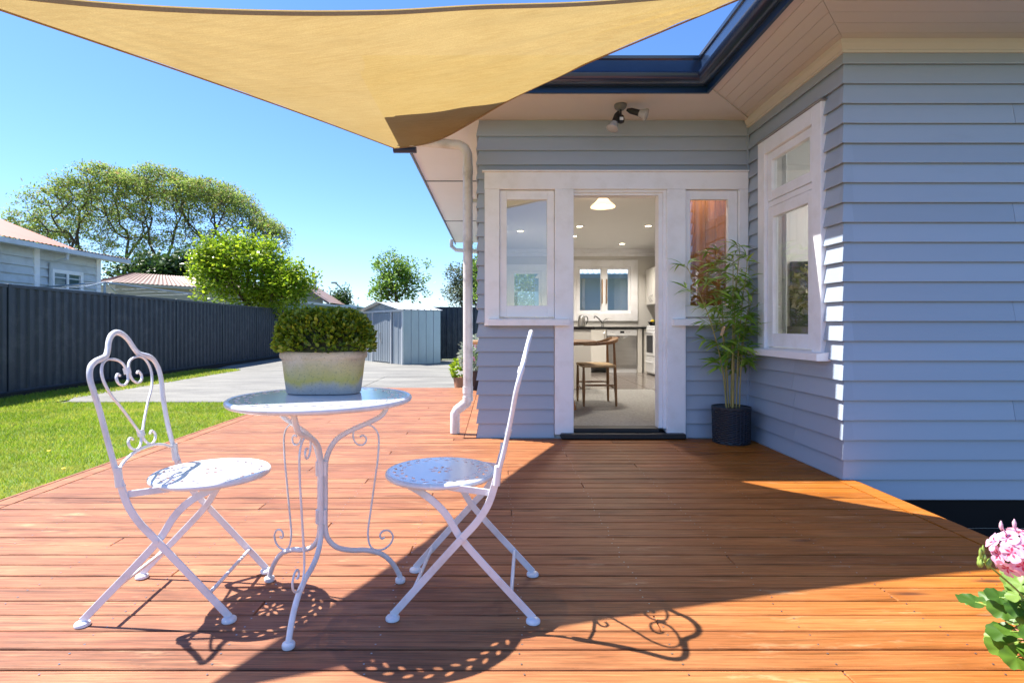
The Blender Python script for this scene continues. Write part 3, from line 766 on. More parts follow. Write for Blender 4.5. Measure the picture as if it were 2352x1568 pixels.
for s in (0, 1):
    x0 = W_/2-.62+s*.625; mb = MB(); mb.box(x0,x0+.615,.022,.036,.04,H1-.08)
    for k in range(4): mb.box(x0+.05+k*.16,x0+.075+k*.16,.036,.046,.05,H1-.09)
    d_ = mb.build('door', M['zinc'], shd)
mb = MB(); mb.box(W_/2-.68,W_/2-.64,.02,.06,0,H1-.02); mb.box(W_/2+.63,W_/2+.67,.02,.06,0,H1-.02); mb.box(-.02,.03,-.02,.03,0,H1); mb.box(-.02,W_+.02,.015,.05,H1-.05,H1+.012); mb.build('trim', M['zincw'], shd)
mb = MB(); mb.tube([(W_/2,.05,.95),(W_/2,.09,.93),(W_/2+.01,.09,.80),(W_/2,.05,.62)], .012, 6); mb.build('handle', M['steel'], shd)

def clad(parent, x, y0, y1, z0, z1, m, e=.2, name='weatherboard', sgn=1):
    z = z0
    while z < z1 - .02:
        t_ = min(z+e, z1); mb = MB()
        mb.add([(x,y0,z+.03),(x+sgn*.055,y0,z),(x+sgn*.008,y0,t_),(x,y0,t_),(x,y1,z+.03),(x+sgn*.055,y1,z),(x+sgn*.008,y1,t_),(x,y1,t_)],
               [(0,1,2,3),(7,6,5,4),(1,5,6,2),(0,4,5,1),(3,2,6,7)]); mb.build(name, m, parent); z += e
def corrug(name, a, b, c, d, m, parent, amp=.02, pitch=.12):
    """corrugated plane: a-b eave edge, d-c ridge edge"""
    a,b,c,d = map(Vector, (a,b,c,d)); n = int((b-a).length/pitch)*2; vs = []
    nr = (b-a).cross(d-a).normalized()
    if nr.z < 0: nr = -nr
    for i in range(n+1):
        t_ = i/n; o = nr*(amp if i % 2 else 0); vs += [a.lerp(b,t_)+o, d.lerp(c,t_)+o]
    mb = MB(); mb.add(vs, [(2*i,2*i+2,2*i+3,2*i+1) for i in range(n)]); return mb.build(name, m, parent)
# neighbour house (left)
nh = thing('neighbour_house', 'white weatherboard neighbour house with red iron roof beyond the fence', 'house', (-11,9,-.15))
nh.location = (0,0,0)
mb = MB(); mb.box(-18,-11.0,4,15.2,-.15,2.88); mb.build('wall', M['nwall'], nh)
clad(nh, -11.0, 4, 13.05, .6, 2.86, M['nwall'], .2); clad(nh, -11.0, 13.2, 15.18, .6, 2.86, M['nwall'], .2)
mb = MB(); mb.box(-11,-10.94,13.05,13.2,-.15,2.86); mb.box(-11,-10.94,15.08,15.24,-.15,2.86); mb.build('corner_board', M['white'], nh)
corrug('roof', (-10.45,3.5,2.90),(-10.45,13.7,2.90),(-14.6,13.7,4.56),(-14.6,3.5,4.56), M['redroof'], nh)
corrug('roof', (-18.7,3.5,2.90),(-18.7,13.7,2.90),(-14.6,13.7,4.56),(-14.6,3.5,4.56), M['redroof'], nh)
corrug('lean_to_roof', (-10.45,13.7,2.90),(-10.45,15.75,2.90),(-18,15.75,3.25),(-18,13.7,3.25), M['brownroof'], nh)
mb = MB(); mb.box(-10.60,-10.45,3.5,15.75,2.78,2.885); mb.build('gutter', M['nwall'], nh)
mb = MB(); mb.box(-11.0,-10.60,3.5,15.75,2.84,2.86); mb.build('soffit', M['white'], nh)
mb = MB(); mb.tube([(-10.55,13.55,2.78),(-10.55,13.55,2.66),(-10.92,13.50,2.55),(-10.92,13.5,0)], .04, 8); mb.build('downpipe', M['nwall'], nh)
def nwin(parent, x, y0, y1, z0, z1, panes, sgn=1):
    mb = MB(); b = .09
    mb.box(x+sgn*.02,x+sgn*.07,y0-b,y0,z0-b,z1+b); mb.box(x+sgn*.02,x+sgn*.07,y1,y1+b,z0-b,z1+b); mb.box(x+sgn*.02,x+sgn*.069,y0,y1,z1,z1+b); mb.box(x+sgn*.02,x+sgn*.085,y0-b-.02,y1+b+.02,z0-b,z0)
    wd = (y1-y0)/panes
    for i in range(1, panes): mb.box(x+sgn*.02,x+sgn*.068,y0+wd*i-.03,y0+wd*i+.03,z0,z1)
    o = mb.build('window', M['white'], parent)
    for i in range(panes):
        mb = MB(); mb.box(x+sgn*.034,x+sgn*.038,y0+wd*i+.03,y0+wd*(i+1)-.03,z0,z1); mb.build('pane', M['glassd'], o)
    return o
M['glassd'] = mat('dark_window_glass', (.05,.10,.14), .05, var=.4, vscale=2, bstr=0, spec=.8)
nwin(nh, -10.99, 13.62, 14.48, 1.95, 2.32, 2)
# brown-roofed garage behind
gr = thing('garage', 'low beige garage with brown corrugated iron hip roof beyond the fence', 'garage', (0,0,0))
A = Vector((-16.9,24,0)); B = Vector((-12.9,29.5,0)); dd = (B-A).normalized(); nn = Vector((-dd.y, dd.x, 0))
def GP(s, t_, z): q = A + dd*s + nn*t_; return (q.x, q.y, z)
Lg = 8.0
mb = MB(); mb.add([GP(.4,.4,-.15),GP(Lg,.4,-.15),GP(Lg,5,-.15),GP(.4,5,-.15),GP(.4,.4,2.9),GP(Lg,.4,2.9),GP(Lg,5,2.9),GP(.4,5,2.9)],[(0,1,5,4),(1,2,6,5),(2,3,7,6),(3,0,4,7)]); mb.build('wall', M['beige'], gr)
corrug('roof', GP(0,0,2.94), GP(Lg+.4,0,2.94), GP(Lg-1.2,2.4,3.62), GP(1.9,2.4,3.62), M['brownroof'], gr, .03, .2)
corrug('roof', GP(0,4.8,2.94), GP(0,0,2.94), GP(1.9,2.4,3.62), GP(1.9,2.45,3.62), M['brownroof'], gr, .03, .2)
mb = MB(); mb.add([GP(0,-.02,2.82),GP(Lg+.4,-.02,2.82),GP(Lg+.4,-.02,2.93),GP(0,-.02,2.93),GP(0,.08,2.82),GP(Lg+.4,.08,2.82)],[(0,1,2,3),(0,1,5,4)]); mb.build('gutter', M['beige'], gr)
# teal outbuilding and gabled house far behind the topiary
ob = thing('outbuilding', 'teal walled outbuilding with low pale roof behind the fence end', 'outbuilding', (0,0,0))
mb = MB(); mb.box(-10.6,-7.4,28,32,-.15,2.1); mb.build('wall', M['teal'], ob)
mb = MB(); mb.add([(-10.9,27.6,2.42),(-7.0,27.6,1.98),(-7.0,32,1.98),(-10.9,32,2.42),(-10.9,27.6,2.32),(-7.0,27.6,1.88)],[(0,1,2,3),(4,5,1,0)]); mb.build('roof', M['zincw'], ob)
fh = thing('far_house', 'distant beige house gable with thin flue above the teal outbuilding', 'house', (0,0,0))
mb = MB(); mb.add([(-18,40,-.15),(-12.6,40,-.15),(-12.6,40,2.9),(-14.2,40,4.0),(-18,40,4.0)],[(0,1,2,3,4)]); mb.build('wall', M['beige'], fh)
mb = MB(); mb.add([(-14.4,39.6,4.25),(-12.0,39.6,2.75),(-12.0,44,2.75),(-14.4,44,4.25),(-14.4,39.6,4.08),(-12.0,39.6,2.58),(-18,39.6,4.25),(-18,44,4.25)],[(0,1,2,3),(4,5,1,0),(6,0,3,7)]); mb.build('roof', M['brownroof'], fh)
mb = MB(); mb.tube([(-13.3,40.5,3.2),(-13.3,40.5,4.6)], .09, 8); mb.build('flue', M['steel'], fh)
# blue building behind the kitchen window
bb = thing('sleepout', 'blue grey weatherboard sleepout with pale corrugated roof seen through the kitchen window', 'building', (0,0,0))
mb = MB(); mb.box(1.0,7,15.05,18.5,-.15,2.4); mb.build('wall', M['bluewall'], bb)
z = -.1
while z < 2.3:
    mb = MB(); mb.add([(1.0,15.05,z),(1.0,15.02,z),(1.0,15.04,z+.16),(7,15.05,z),(7,15.02,z),(7,15.04,z+.16)],[(1,4,5,2),(0,3,4,1)]); mb.build('weatherboard', M['bluewall'], bb); z += .16
corrug('roof', (.8,14.7,2.40),(7.2,14.7,2.40),(7.2,18.5,3.7),(.8,18.5,3.7), M['zincw'], bb, .03, .14)
mb = MB(); mb.box(.8,7.2,14.62,14.72,2.27,2.39); mb.build('gutter', M['teal'], bb)
mb = MB(); mb.tube([(2.36,14.95,2.3),(2.36,14.95,-.1)], .045, 8); mb.build('downpipe', M['pvc'], bb)
# rotary clothes line
cl = thing('clothes_line', 'grey metal rotary clothes line showing over the dark fence', 'clothes line', (-9.6,13.5,-.15))
mb = MB(); mb.tube([(0,0,0),(0,0,2.24)], .03, 8); mb.build('pole', M['zinc'], cl)
for a in (25, 115, 205, 295):
    mb = MB(); c_, s_ = math.cos(R(a)), math.sin(R(a)); mb.tube([(0,0,2.22),(c_*1.9,s_*1.9,1.98)], .02, 6); mb.build('arm', M['zinc'], cl)
mb = MB()
for k in (.5,.75,1.0):
    q = [(math.cos(R(a))*1.9*k, math.sin(R(a))*1.9*k, 2.22-.24*k) for a in (25,115,205,295)]
    for i in range(4): mb.tube([q[i], q[(i+1)%4]], .003, 4)
mb.build('line', M['zinc'], cl)
# street lamp
st = thing('street_lamp', 'thin grey street lamp pole with angled arm against the sky', 'street lamp', (-16.6,60,-.15))
mb = MB(); mb.tube([(0,0,0),(0,0,4.9)], .12, 8); mb.build('pole', M['steel'], st)
mb = MB(); mb.tube([(0,0,4.9),(-.5,0,5.6),(-1.0,0,5.95)], .07, 6); mb.build('arm', M['steel'], st)
mb = MB(); mb.box(-1.35,-.75,-.15,.15,5.88,6.05); mb.build('lamp_head', M['steel'], st)
# ================================================================ SHADE SAIL
def polyat(pts):
    P = cr(pts, 10); d = [0]
    for a, b in zip(P[:-1], P[1:]): d.append(d[-1] + (b-a).length)
    T = d[-1]
    def f(t):
        x = t*T
        for i in range(len(P)-1):
            if x <= d[i+1] or i == len(P)-2: return P[i].lerp(P[i+1], min(1,(x-d[i])/max(1e-9,d[i+1]-d[i])))
    return f
SA, SB, SC = (-2.0,1.9,2.165), (1.45,2.9,2.77), (-.96,5.2,2.66)
eCA = polyat([SC,(-1.33,4.03,2.50),(-1.65,2.84,2.30),SA])
eCB = polyat([SC,(-.50,4.79,2.60),(.075,4.025,2.62),(.467,3.618,2.645),(.70,3.42,2.67),SB])
eAB = polyat([SA,(-1.5,2.09,2.205),(-.99,2.277,2.283),(-.506,2.443,2.378),(-.076,2.583,2.483),(.529,2.736,2.594),SB])
NS, NT = 90, 110; V = []; A_, B_ = Vector(SA), Vector(SB)
for j in range(NT+1):
    t_ = j/NT; Lp, Rp = eCA(t_), eCB(t_)
    for i in range(NS+1):
        s = i/NS; p = Lp.lerp(Rp, s) + (eAB(s) - A_.lerp(B_, s))*t_**3
        p = p - Vector((0,0,.035))*math.sin(math.pi*s)*math.sin(math.pi*t_)
        q = p - B_; ds = max(.05, q.length); an = math.atan2(q.y, q.x)
        p.z += .030*math.sin(an*40 + .9*math.sin(an*17))*math.exp(-ds/1.0)*min(1, ds*2)*min(1,(1-t_)*12)*min(1, t_*8+.3)
        q = p - A_; ds = max(.05, q.length); an = math.atan2(q.y, q.x)
        p.z += .006*math.sin(an*47)*math.exp(-ds/.9)*min(1, ds*2)*min(1,(1-t_)*12)
        V.append(tuple(p))
fs = [(j*(NS+1)+i, j*(NS+1)+i+1, (j+1)*(NS+1)+i+1, (j+1)*(NS+1)+i) for j in range(NT) for i in range(NS)]
sail = thing('shade_sail', 'large tan triangular shade sail stretched from the gutter over the deck', 'shade sail', (0,0,0))
mb = MB(); mb.add(V, fs); mb.build('sail_cloth', M['sail'], sail, 180)
mb = MB(); mb.sweep([eAB(i/50) - Vector((0,-.006,.012)) for i in range(51)], [(-.008,-.002),(.008,-.002),(.008,.002),(-.008,.002)], normal=(0,1,.2)); mb.build('hem', M['hem'], sail)
mb = MB(); mb.sweep([eCA(i/50) - Vector((0,0,.004)) for i in range(51)], [(-.006,-.002),(.006,-.002),(.006,.002),(-.006,.002)], normal=(0,0,1)); mb.build('hem', M['hem'], sail)
mb = MB(); mb.sweep([eCB(i/50) - Vector((0,0,.004)) for i in range(51)], [(-.006,-.002),(.006,-.002),(.006,.002),(-.006,.002)], normal=(0,0,1)); mb.build('hem', M['hem'], sail)
mb = MB(); mb.tube([(1.44,2.898,2.768),(1.50,2.90,2.80),(1.53,2.90,2.81)], .006, 8); mb.tube([(-.955,5.2,2.66),(-1.02,5.28,2.70),(-1.04,5.34,2.76)], .005, 8); mb.tube([(-1.99,1.905,2.165),(-2.6,1.72,2.10),(-3.2,1.55,2.02)], .006, 8)
mb.build('rope', M['steel'], sail)

# ================================================================ pierced discs (table top and seats)
def leafpoly(cx, cy, ang, ln, wd, n=5):
    pts = []
    for i in range(n+1): t = i/n; pts.append(((t-.5)*ln, math.sin(math.pi*t)**.8*wd/2))
    for i in range(n-1, 0, -1): t = i/n; pts.append(((t-.5)*ln, -math.sin(math.pi*t)**.8*wd/2))
    c, s = math.cos(ang), math.sin(ang)
    return [(cx + x*c - y*s, cy + x*s + y*c) for x, y in pts]
def disc_mesh(name, rad, rows_, flower, th=.003):
    cu = bpy.data.curves.new(name, 'CURVE'); cu.dimensions = '2D'; cu.fill_mode = 'BOTH'; cu.extrude = th/2
    def spl(P):
        s = cu.splines.new('POLY'); s.points.add(len(P)-1)
        for q, (x, y) in zip(s.points, P): q.co = (x, y, 0, 1)
        s.use_cyclic_u = True
    spl([(rad*math.cos(2*math.pi*k/96), rad*math.sin(2*math.pi*k/96)) for k in range(96)])
    for rr, n, tilt, ln, wd, off in rows_:
        for k in range(n):
            a = 2*math.pi*(k+off)/n; spl(leafpoly(rr*math.cos(a), rr*math.sin(a), a+math.pi/2+tilt, ln, wd))
    fr, n, ln, wd = flower or (0, 0, 0, 0)
    for k in range(n):
        a = 2*math.pi*k/n; spl(leafpoly(fr*math.cos(a), fr*math.sin(a), a, ln, wd))
    if flower: spl([(.006*math.cos(-k), .006*math.sin(-k)) for k in [i*math.pi/4 for i in range(8)]])
    ob = bpy.data.objects.new('tmp', cu); me = bpy.data.meshes.new_from_object(ob); bpy.data.objects.remove(ob); me.materials.clear(); me.name = name
    return me
def rim(rad, z, rx, rz_):
    mb = MB(); mb.sweep([(rad*math.cos(2*math.pi*k/72), rad*math.sin(2*math.pi*k/72), z) for k in range(72)],
        [(rx*math.cos(2*math.pi*k/10), rz_*math.sin(2*math.pi*k/10)) for k in range(10)], normal=(0,0,1), closed=True); return mb

# ================================================================ BISTRO TABLE
TX, TY, TZ = -.62, 1.96, .725
tb = thing('bistro_table', 'round white pierced metal bistro table with three scrolled legs on the deck', 'table', (TX,TY,0))
me = disc_mesh('tabletop', .303, [(.277,30,.42,.034,.0135,0),(.247,30,-.42,.032,.0125,.5)], None)
top = link('tabletop', me, tb, M['tabletop']); top.location = (0,0,TZ-.002)
o = rim(.305, TZ-.010, .011, .011).build('rim', M['metal'], tb, True)
MAIN = [(.252,.712),(.247,.690),(.217,.640),(.158,.614),(.094,.591),(.045,.561),(.018,.512),(.011,.465),(.011,.36),(.011,.251),(.025,.207),(.059,.174),(.11,.156),(.158,.147),(.217,.121),(.259,.078),(.286,.028),(.290,.014)]
SCR = [(.135,.568),(.146,.572),(.155,.566),(.159,.553),(.148,.538),(.126,.541),(.112,.562),(.112,.59),(.133,.609),(.158,.611),(.184,.600),(.202,.574),(.206,.541),(.201,.469),(.191,.398),(.177,.300),(.166,.223),(.167,.183),(.177,.155),(.199,.139),(.229,.139),(.253,.155),(.261,.180),(.246,.203),(.223,.206),(.211,.193),(.217,.178),(.229,.182)]
def radial(pts, a, dz=0): c, s = math.cos(a), math.sin(a); return [(r*c, r*s, z) for r, z in pts]
for a in (-92, 29, 149):
    A = R(a); mb = MB(); mb.tube(cr(radial(MAIN, A), 5), .0095, 10)
    lg = mb.build('leg', M['metal'], tb, 60)
    mb = MB(); mb.bar(cr(radial(SCR, A), 4), .0065, .0065, (-math.sin(A), math.cos(A), 0)); mb.build('scroll', M['metal'], lg, 50)
    mb = MB(); mb.lathe([(.018,0),(.0195,.003),(.0195,.012),(.017,.016),(.011,.018)], (.290*math.cos(A), .290*math.sin(A), 0), 16); mb.build('foot', M['metal'], lg, 50)
mb = MB()
for z in (.445, .275):
    for a in (-32, 89, 209): A = R(a); mb.lathe([(.0065,z),(.0065,z+.05)], (.0165*math.cos(A), .0165*math.sin(A), 0), 10)
mb.build('hinge', M['metal'], tb, 50)

# ================================================================ FOLDING CHAIRS
def make_chair():
    c = thing('bistro_chair', 'x', 'chair', group='white folding bistro chairs beside the table')
    me = disc_mesh('seat', .188, [(.166,22,.42,.027,.0115,0),(.141,22,-.42,.025,.0105,.5)], (.032,8,.030,.012))
    st = link('seat', me, c, M['tabletop']); st.location = (0,0,.452)
    rim(.190, .444, .010, .010).build('seat_rim', M['metal'], c, True)
    hw = .178
    B1 = [(-.132,.016),(-.0186,.144),(.0954,.271),(.151,.333),(.189,.395),(.2126,.471)]
    B2 = [(.3335,.016),(.268,.085),(.18,.177),(.0954,.271),(.047,.347),(-.001,.395),(-.05,.423),(-.084,.437)]
    for s in (1, -1):
        o1 = s*(hw+.004); o2 = s*(hw-.006)
        mb = MB(); mb.bar(cr([(x,o1,z) for x,z in B1], 5), .024, .006, (0,1,0)); lg = mb.build('front_leg', M['metal'], c, 40)
        mb = MB(); mb.lathe([(.021,0),(.0235,.002),(.0235,.009),(.020,.013),(.012,.016)], (-.132,o1,0), 16); mb.build('foot', M['metal'], lg, 50)
        mb = MB(); mb.bar(cr([(x,o2 if z < .40 else s*(hw-.006-.02*(z-.40)/.037),z) for x,z in B2], 5), .024, .006, (0,1,0)); lg = mb.build('rear_leg', M['metal'], c, 40)
        mb = MB(); mb.lathe([(.021,0),(.0235,.002),(.0235,.009),(.020,.013),(.012,.016)], (.3335,o2,0), 16); mb.build('foot', M['metal'], lg, 50)
        mb = MB(); mb.bar([(.062,s*(hw-.004),.440),(.19,s*(hw-.004),.425)], .022, .006, (0,1,0)); mb.build('seat_bracket', M['metal'], c)
        for x, z in ((.0954,.271),(.205,.452)): mb = MB(); mb.tube([(x,o1-.012*s,z),(x,o1+.006*s,z)], .0065, 10); mb.build('rivet', M['metal'], c, 50)
        mb = MB(); mb.tube([(.2126,o1,.452),(.2195,o1,.515)], .0125, 8); mb.build('sleeve', M['metal'], c, 50)
    # stretchers
    mb = MB(); mb.tube([(-.066,-hw,.092),(-.066,hw,.092)], .0065, 8); mb.build('stretcher', M['metal'], c, 60)
    mb = MB(); mb.tube([(.262,-hw+.006,.094),(.262,hw-.006,.094)], .0065, 8); mb.build('stretcher', M['metal'], c, 60)
    mb = MB(); mb.tube([(.060,-hw,.436),(.060,hw,.436)], .0055, 8); mb.build('cross_rod', M['metal'], c, 60)
    bk = [(.2126,.471),(.22,.492),(.254,.63),(.278,.761),(.304,.865),(.3265,.951)]
    def lx(z):
        for (a,b),(d,e) in zip(bk[:-1],bk[1:]):
            if z <= e: return a+(d-a)*(z-b)/(e-b)
        return .3265
    pl = lambda pts: [(lx(z), y, z) for y, z in pts]
    nr = (-.97, 0, .24)
    half = [(.182,.485),(.184,.52),(.186,.596),(.193,.694),(.204,.760),(.206,.805),(.190,.840),(.160,.857),(.128,.864),(.098,.872),(.078,.892),(.060,.920),(.035,.942)]
    full = half + [(0,.952)] + [(-y,z) for y,z in half[::-1]]
    mb = MB(); mb.sweep(cr(pl(full), 4), [(.0105*math.cos(k*math.pi/5), .0085*math.sin(k*math.pi/5)) for k in range(10)], normal=nr)
    mb.build('back_frame', M['metal'], c, 60)
    H = [(.006,.590),(.030,.625),(.080,.691),(.127,.747),(.147,.800),(.135,.840),(.106,.859),(.068,.860),(.030,.850),(.012,.832),(.007,.805),(.014,.782),(.040,.768),(.068,.775),(.076,.793),(.064,.808),(.052,.802)]
    LO = [(.004,.595),(.008,.570),(.026,.550),(.052,.544),(.078,.556),(.084,.576),(.068,.588),(.054,.580)]
    for s in (1, -1):
        mb = MB(); mb.bar(cr([(x-.002, y, z) for x, y, z in pl([(s*y,z) for y,z in H])], 4), .0075, .0085, nr); mb.build('heart_scroll', M['metal'], c, 50)
        mb = MB(); mb.bar(cr(pl([(s*y,z) for y,z in LO]), 4), .0075, .0085, nr); mb.build('scroll', M['metal'], c, 50)
    mb = MB()
    for z in (.815, .592): mb.tube([(lx(z-.011),0,z-.011),(lx(z+.011),0,z+.011)], .0125, 8)
    mb.build('collar', M['metal'], c, 50)
    mb = MB(); mb.bar(cr(pl([(.184,.497),(.13,.522),(.065,.537),(0,.541),(-.065,.537),(-.13,.522),(-.184,.497)]), 4), .010, .009, nr); mb.build('back_rail', M['metal'], c, 50)
    return c
ch = make_chair(); ch.location = (-1.028,1.99,0); ch.rotation_euler.z = math.pi + R(4.5)
ch['label'] = 'white folding chair left of the table with its heart scroll back towards the lawn'
ch2 = copy_tree(ch); ch2.location = (-.2015,2.003,0); ch2.rotation_euler.z = R(-3.5)
ch2['label'] = 'white folding chair right of the table, seen side on, back towards the door'

# ================================================================ leaf scatterers
def kites(C, D, Nn, ln, wd, fold=0):
    """C centres, D unit direction, Nn unit-ish normals; returns quads (kite shape)"""
    S = np.cross(D, Nn); S /= (np.linalg.norm(S, axis=1)[:, None] + 1e-9)
    l = ln[:, None]; w_ = wd[:, None]
    V = np.stack([C, C + D*l*.45 + S*w_*.5, C + D*l, C + D*l*.45 - S*w_*.5], 1)
    return V.reshape(-1, 3), np.arange(4*len(C)).reshape(-1, 4)
def runit(n): v = rng.normal(size=(n, 3)); return v/np.linalg.norm(v, axis=1)[:, None]
def leafobj(mesh, m, parent, loc, d, nrm, sc_, name='leaf'):
    o = bpy.data.objects.new(name, mesh); COL.objects.link(o); o.parent = parent
    D = Vector(d).normalized(); Nr = Vector(nrm); Nr = (Nr - D*Nr.dot(D)); Nr = Nr.normalized() if Nr.length > 1e-4 else D.orthogonal().normalized(); S = Nr.cross(D)
    mt = Matrix(((D.x,S.x,Nr.x,loc[0]),(D.y,S.y,Nr.y,loc[1]),(D.z,S.z,Nr.z,loc[2]),(0,0,0,1)))
    o.matrix_local = mt @ Matrix.Diagonal((sc_, sc_, sc_, 1)); return o
def leafmesh(name, prof, m, fold=.25, droop=.15):
    """prof: list of (t, halfwidth) along +x"""
    vs = []; fs = []
    for i, (t, h) in enumerate(prof):
        z = -droop*t*t; vs += [(t, -h, z + fold*h), (t, 0, z), (t, h, z + fold*h)]
    for i in range(len(prof)-1):
        a = i*3; fs += [(a,a+3,a+4,a+1),(a+1,a+4,a+5,a+2)]
    me = bpy.data.meshes.new(name); me.from_pydata(vs, [], fs); me.materials.append(m); sm(me, 180); return me
def leafstuff(name, T, m, parent, items):
    """join many copies of leaf template mesh T into one stuff mesh"""
    tv = np.array([v.co[:] for v in T.vertices]); tf = np.array([list(p.vertices) for p in T.polygons])
    V = []; F = []
    for k, (loc, d, nr, s) in enumerate(items):
        D = np.array(d)/np.linalg.norm(d); Nr = np.array(nr) - D*np.dot(nr, D); q = np.linalg.norm(Nr)
        Nr = Nr/q if q > 1e-4 else np.array([0,0,1.]); S = np.cross(Nr, D)
        V.append(tv @ np.stack([D, S, Nr])*s + np.array(loc)); F.append(tf + k*len(tv))
    o = npmesh(name, np.concatenate(V), np.concatenate(F), m, parent, 'stuff'); sm(o.data, 180); return o

# ================================================================ PLANTER WITH BOX TOPIARY
PX, PY = -.645, 2.065
pl_ = thing('planter', 'oblong weathered stone planter with yellow lichen stains on the bistro table', 'planter', (PX,PY,TZ+.0005))
mb = MB()
def oval(a, b_, z, n=40, e=3.2):
    o = []
    for k in range(n):
        t = 2*math.pi*k/n; c, s = math.cos(t), math.sin(t)
        o.append((a*math.copysign(abs(c)**(2/e), c), b_*math.copysign(abs(s)**(2/e), s), z))
    return o
prof = [(.128,.070,0),(.133,.075,.003),(.140,.082,.06),(.147,.088,.122),(.149,.090,.128),(.154,.095,.131),(.156,.097,.142),(.154,.095,.154),(.148,.089,.158),(.140,.081,.157),(.136,.077,.150),(.132,.073,.135)]
vs = []; 
for a, b_, z in prof: vs += oval(a, b_, z)
n = 40; k = len(prof)
fs = [(i*n+j, i*n+(j+1)%n, (i+1)*n+(j+1)%n, (i+1)*n+j) for i in range(k-1) for j in range(n)] + [tuple(range(n))[::-1], tuple(range((k-1)*n, k*n))]
mb.add(vs, fs); mb.build('pot', M['pot'], pl_, 50)
mb = MB(); mb.add([(x,y,.137) for x,y,_ in oval(.131,.072,0)], [tuple(range(40))]); mb.build('soil', M['soil'], pl_)
bx = thing('box_topiary', 'clipped dense green box shrub growing out of the stone planter', 'shrub', (PX,PY,TZ+.143))
mb = MB()
vs = []
for i, (s, z) in enumerate([(.84,-.005),(.93,.02),(.95,.06),(.88,.10),(.68,.125),(.3,.135)]): vs += oval(.160*s, .105*s, z, 32, 2.6)
mb.add(vs, [(i*32+j, i*32+(j+1)%32, (i+1)*32+(j+1)%32, (i+1)*32+j) for i in range(5) for j in range(32)] + [tuple(range(160,192))]); mb.build('inner_twigs', M['dark_'] if 'dark_' in M else mat('dark_twig_mass', (.02,.025,.006), .9), bx)
BL = leafmesh('box_leaf', [(0,.03),(.18,.17),(.45,.27),(.72,.23),(.92,.10),(1,.01)], L['box'], .35, .18)
items = []
while len(items) < 4600:
    th = random.uniform(0, 2*math.pi); ph = random.uniform(.0, 1.57)
    e = 2/2.5; f = lambda v, q: math.copysign(abs(v)**q, v)
    cz = f(math.sin(ph), .72); cc = abs(math.cos(ph))**.48
    r_ = random.uniform(.86, 1.03)
    n1 = .03*math.sin(3*th+1)*math.cos(2.3*ph) + .02*math.sin(7*th)
    p = ((.172+n1*.15)*f(math.cos(th), e)*cc*r_, .112*f(math.sin(th), e)*cc*r_, .150*cz*r_ + .010)
    if random.random() > .25 + .75*abs(math.cos(ph)): continue
    nr = Vector((p[0]/.172**2, p[1]/.112**2, max(p[2],-.01)/.15**2)).normalized()
    d = (nr + Vector((random.uniform(-1,1), random.uniform(-1,1), random.uniform(-.25,1)))*.75).normalized()
    items.append((p, tuple(d), tuple((nr + Vector((random.uniform(-1,1),random.uniform(-1,1),random.uniform(-.2,1.2)))*.8)), random.uniform(.0165,.024), r_ - p[1]*3))
items.sort(key=lambda q: -q[4] - (.1 if q[0][1] < 0 else -1))
for it in items[:295]: leafobj(BL, L['box'], bx, it[0], it[1], it[2], it[3])
leafstuff('foliage', BL, L['box'], bx, [it[:4] for it in items[295:]])

# ================================================================ BAMBOO
BX, BY = 1.985, 4.655
bp = thing('plant_pot', 'black woven round pot in the corner beside the doorway', 'pot', (BX,BY,.001))
mb = MB()
vs = []; n = 120
zz = [0,.01,.02] + [.02+.0095*i for i in range(1,28)] + [.290,.300,.303,.295]
rr_ = [.138,.146,.148]
for i, z in enumerate(zz):
    for j in range(n):
        a = 2*math.pi*j/n; base = .148 + .006*min(1,z/.3)
        if .02 <= z <= .28: base += .0032*(1 if ((j//4)+(i)) % 2 else -1)*(.6+.4*math.sin(math.pi*(j%4+.5)/4))
        if z >= .288: base += .003
        if i == len(zz)-1: base -= .012
        vs.append((base*math.cos(a), base*math.sin(a), z))
k = len(zz); fs = [(i*n+j, i*n+(j+1)%n, (i+1)*n+(j+1)%n, (i+1)*n+j) for i in range(k-1) for j in range(n)] + [tuple(range(n))[::-1], tuple(range((k-1)*n,k*n))]
mb.add(vs, fs); mb.build('basket', M['rattan'], bp)
bam = thing('bamboo', 'leafy artificial bamboo with thin yellow canes in the black woven pot', 'plant', (BX,BY,.28))
ML = leafmesh('bamboo_leaf', [(0,.008),(.12,.06),(.35,.09),(.6,.07),(.85,.028),(1,.002)], L['bamboo'], .3, .35)
canes = [((-.05,-.03),(-.38,-.02,1.20)),((-.03,.03),(-.10,.05,1.33)),((-.01,-.05),(.0,-.04,1.30)),((.01,.03),(.10,.06,1.36)),((.03,-.03),(.12,-.05,1.28)),((.05,.02),(.20,.02,1.00)),((.06,-.02),(.13,-.06,.95)),((-.02,0),(-.16,-.08,.90)),((.02,.0),(.04,.0,1.10))]
bitems = []; branch = MB()
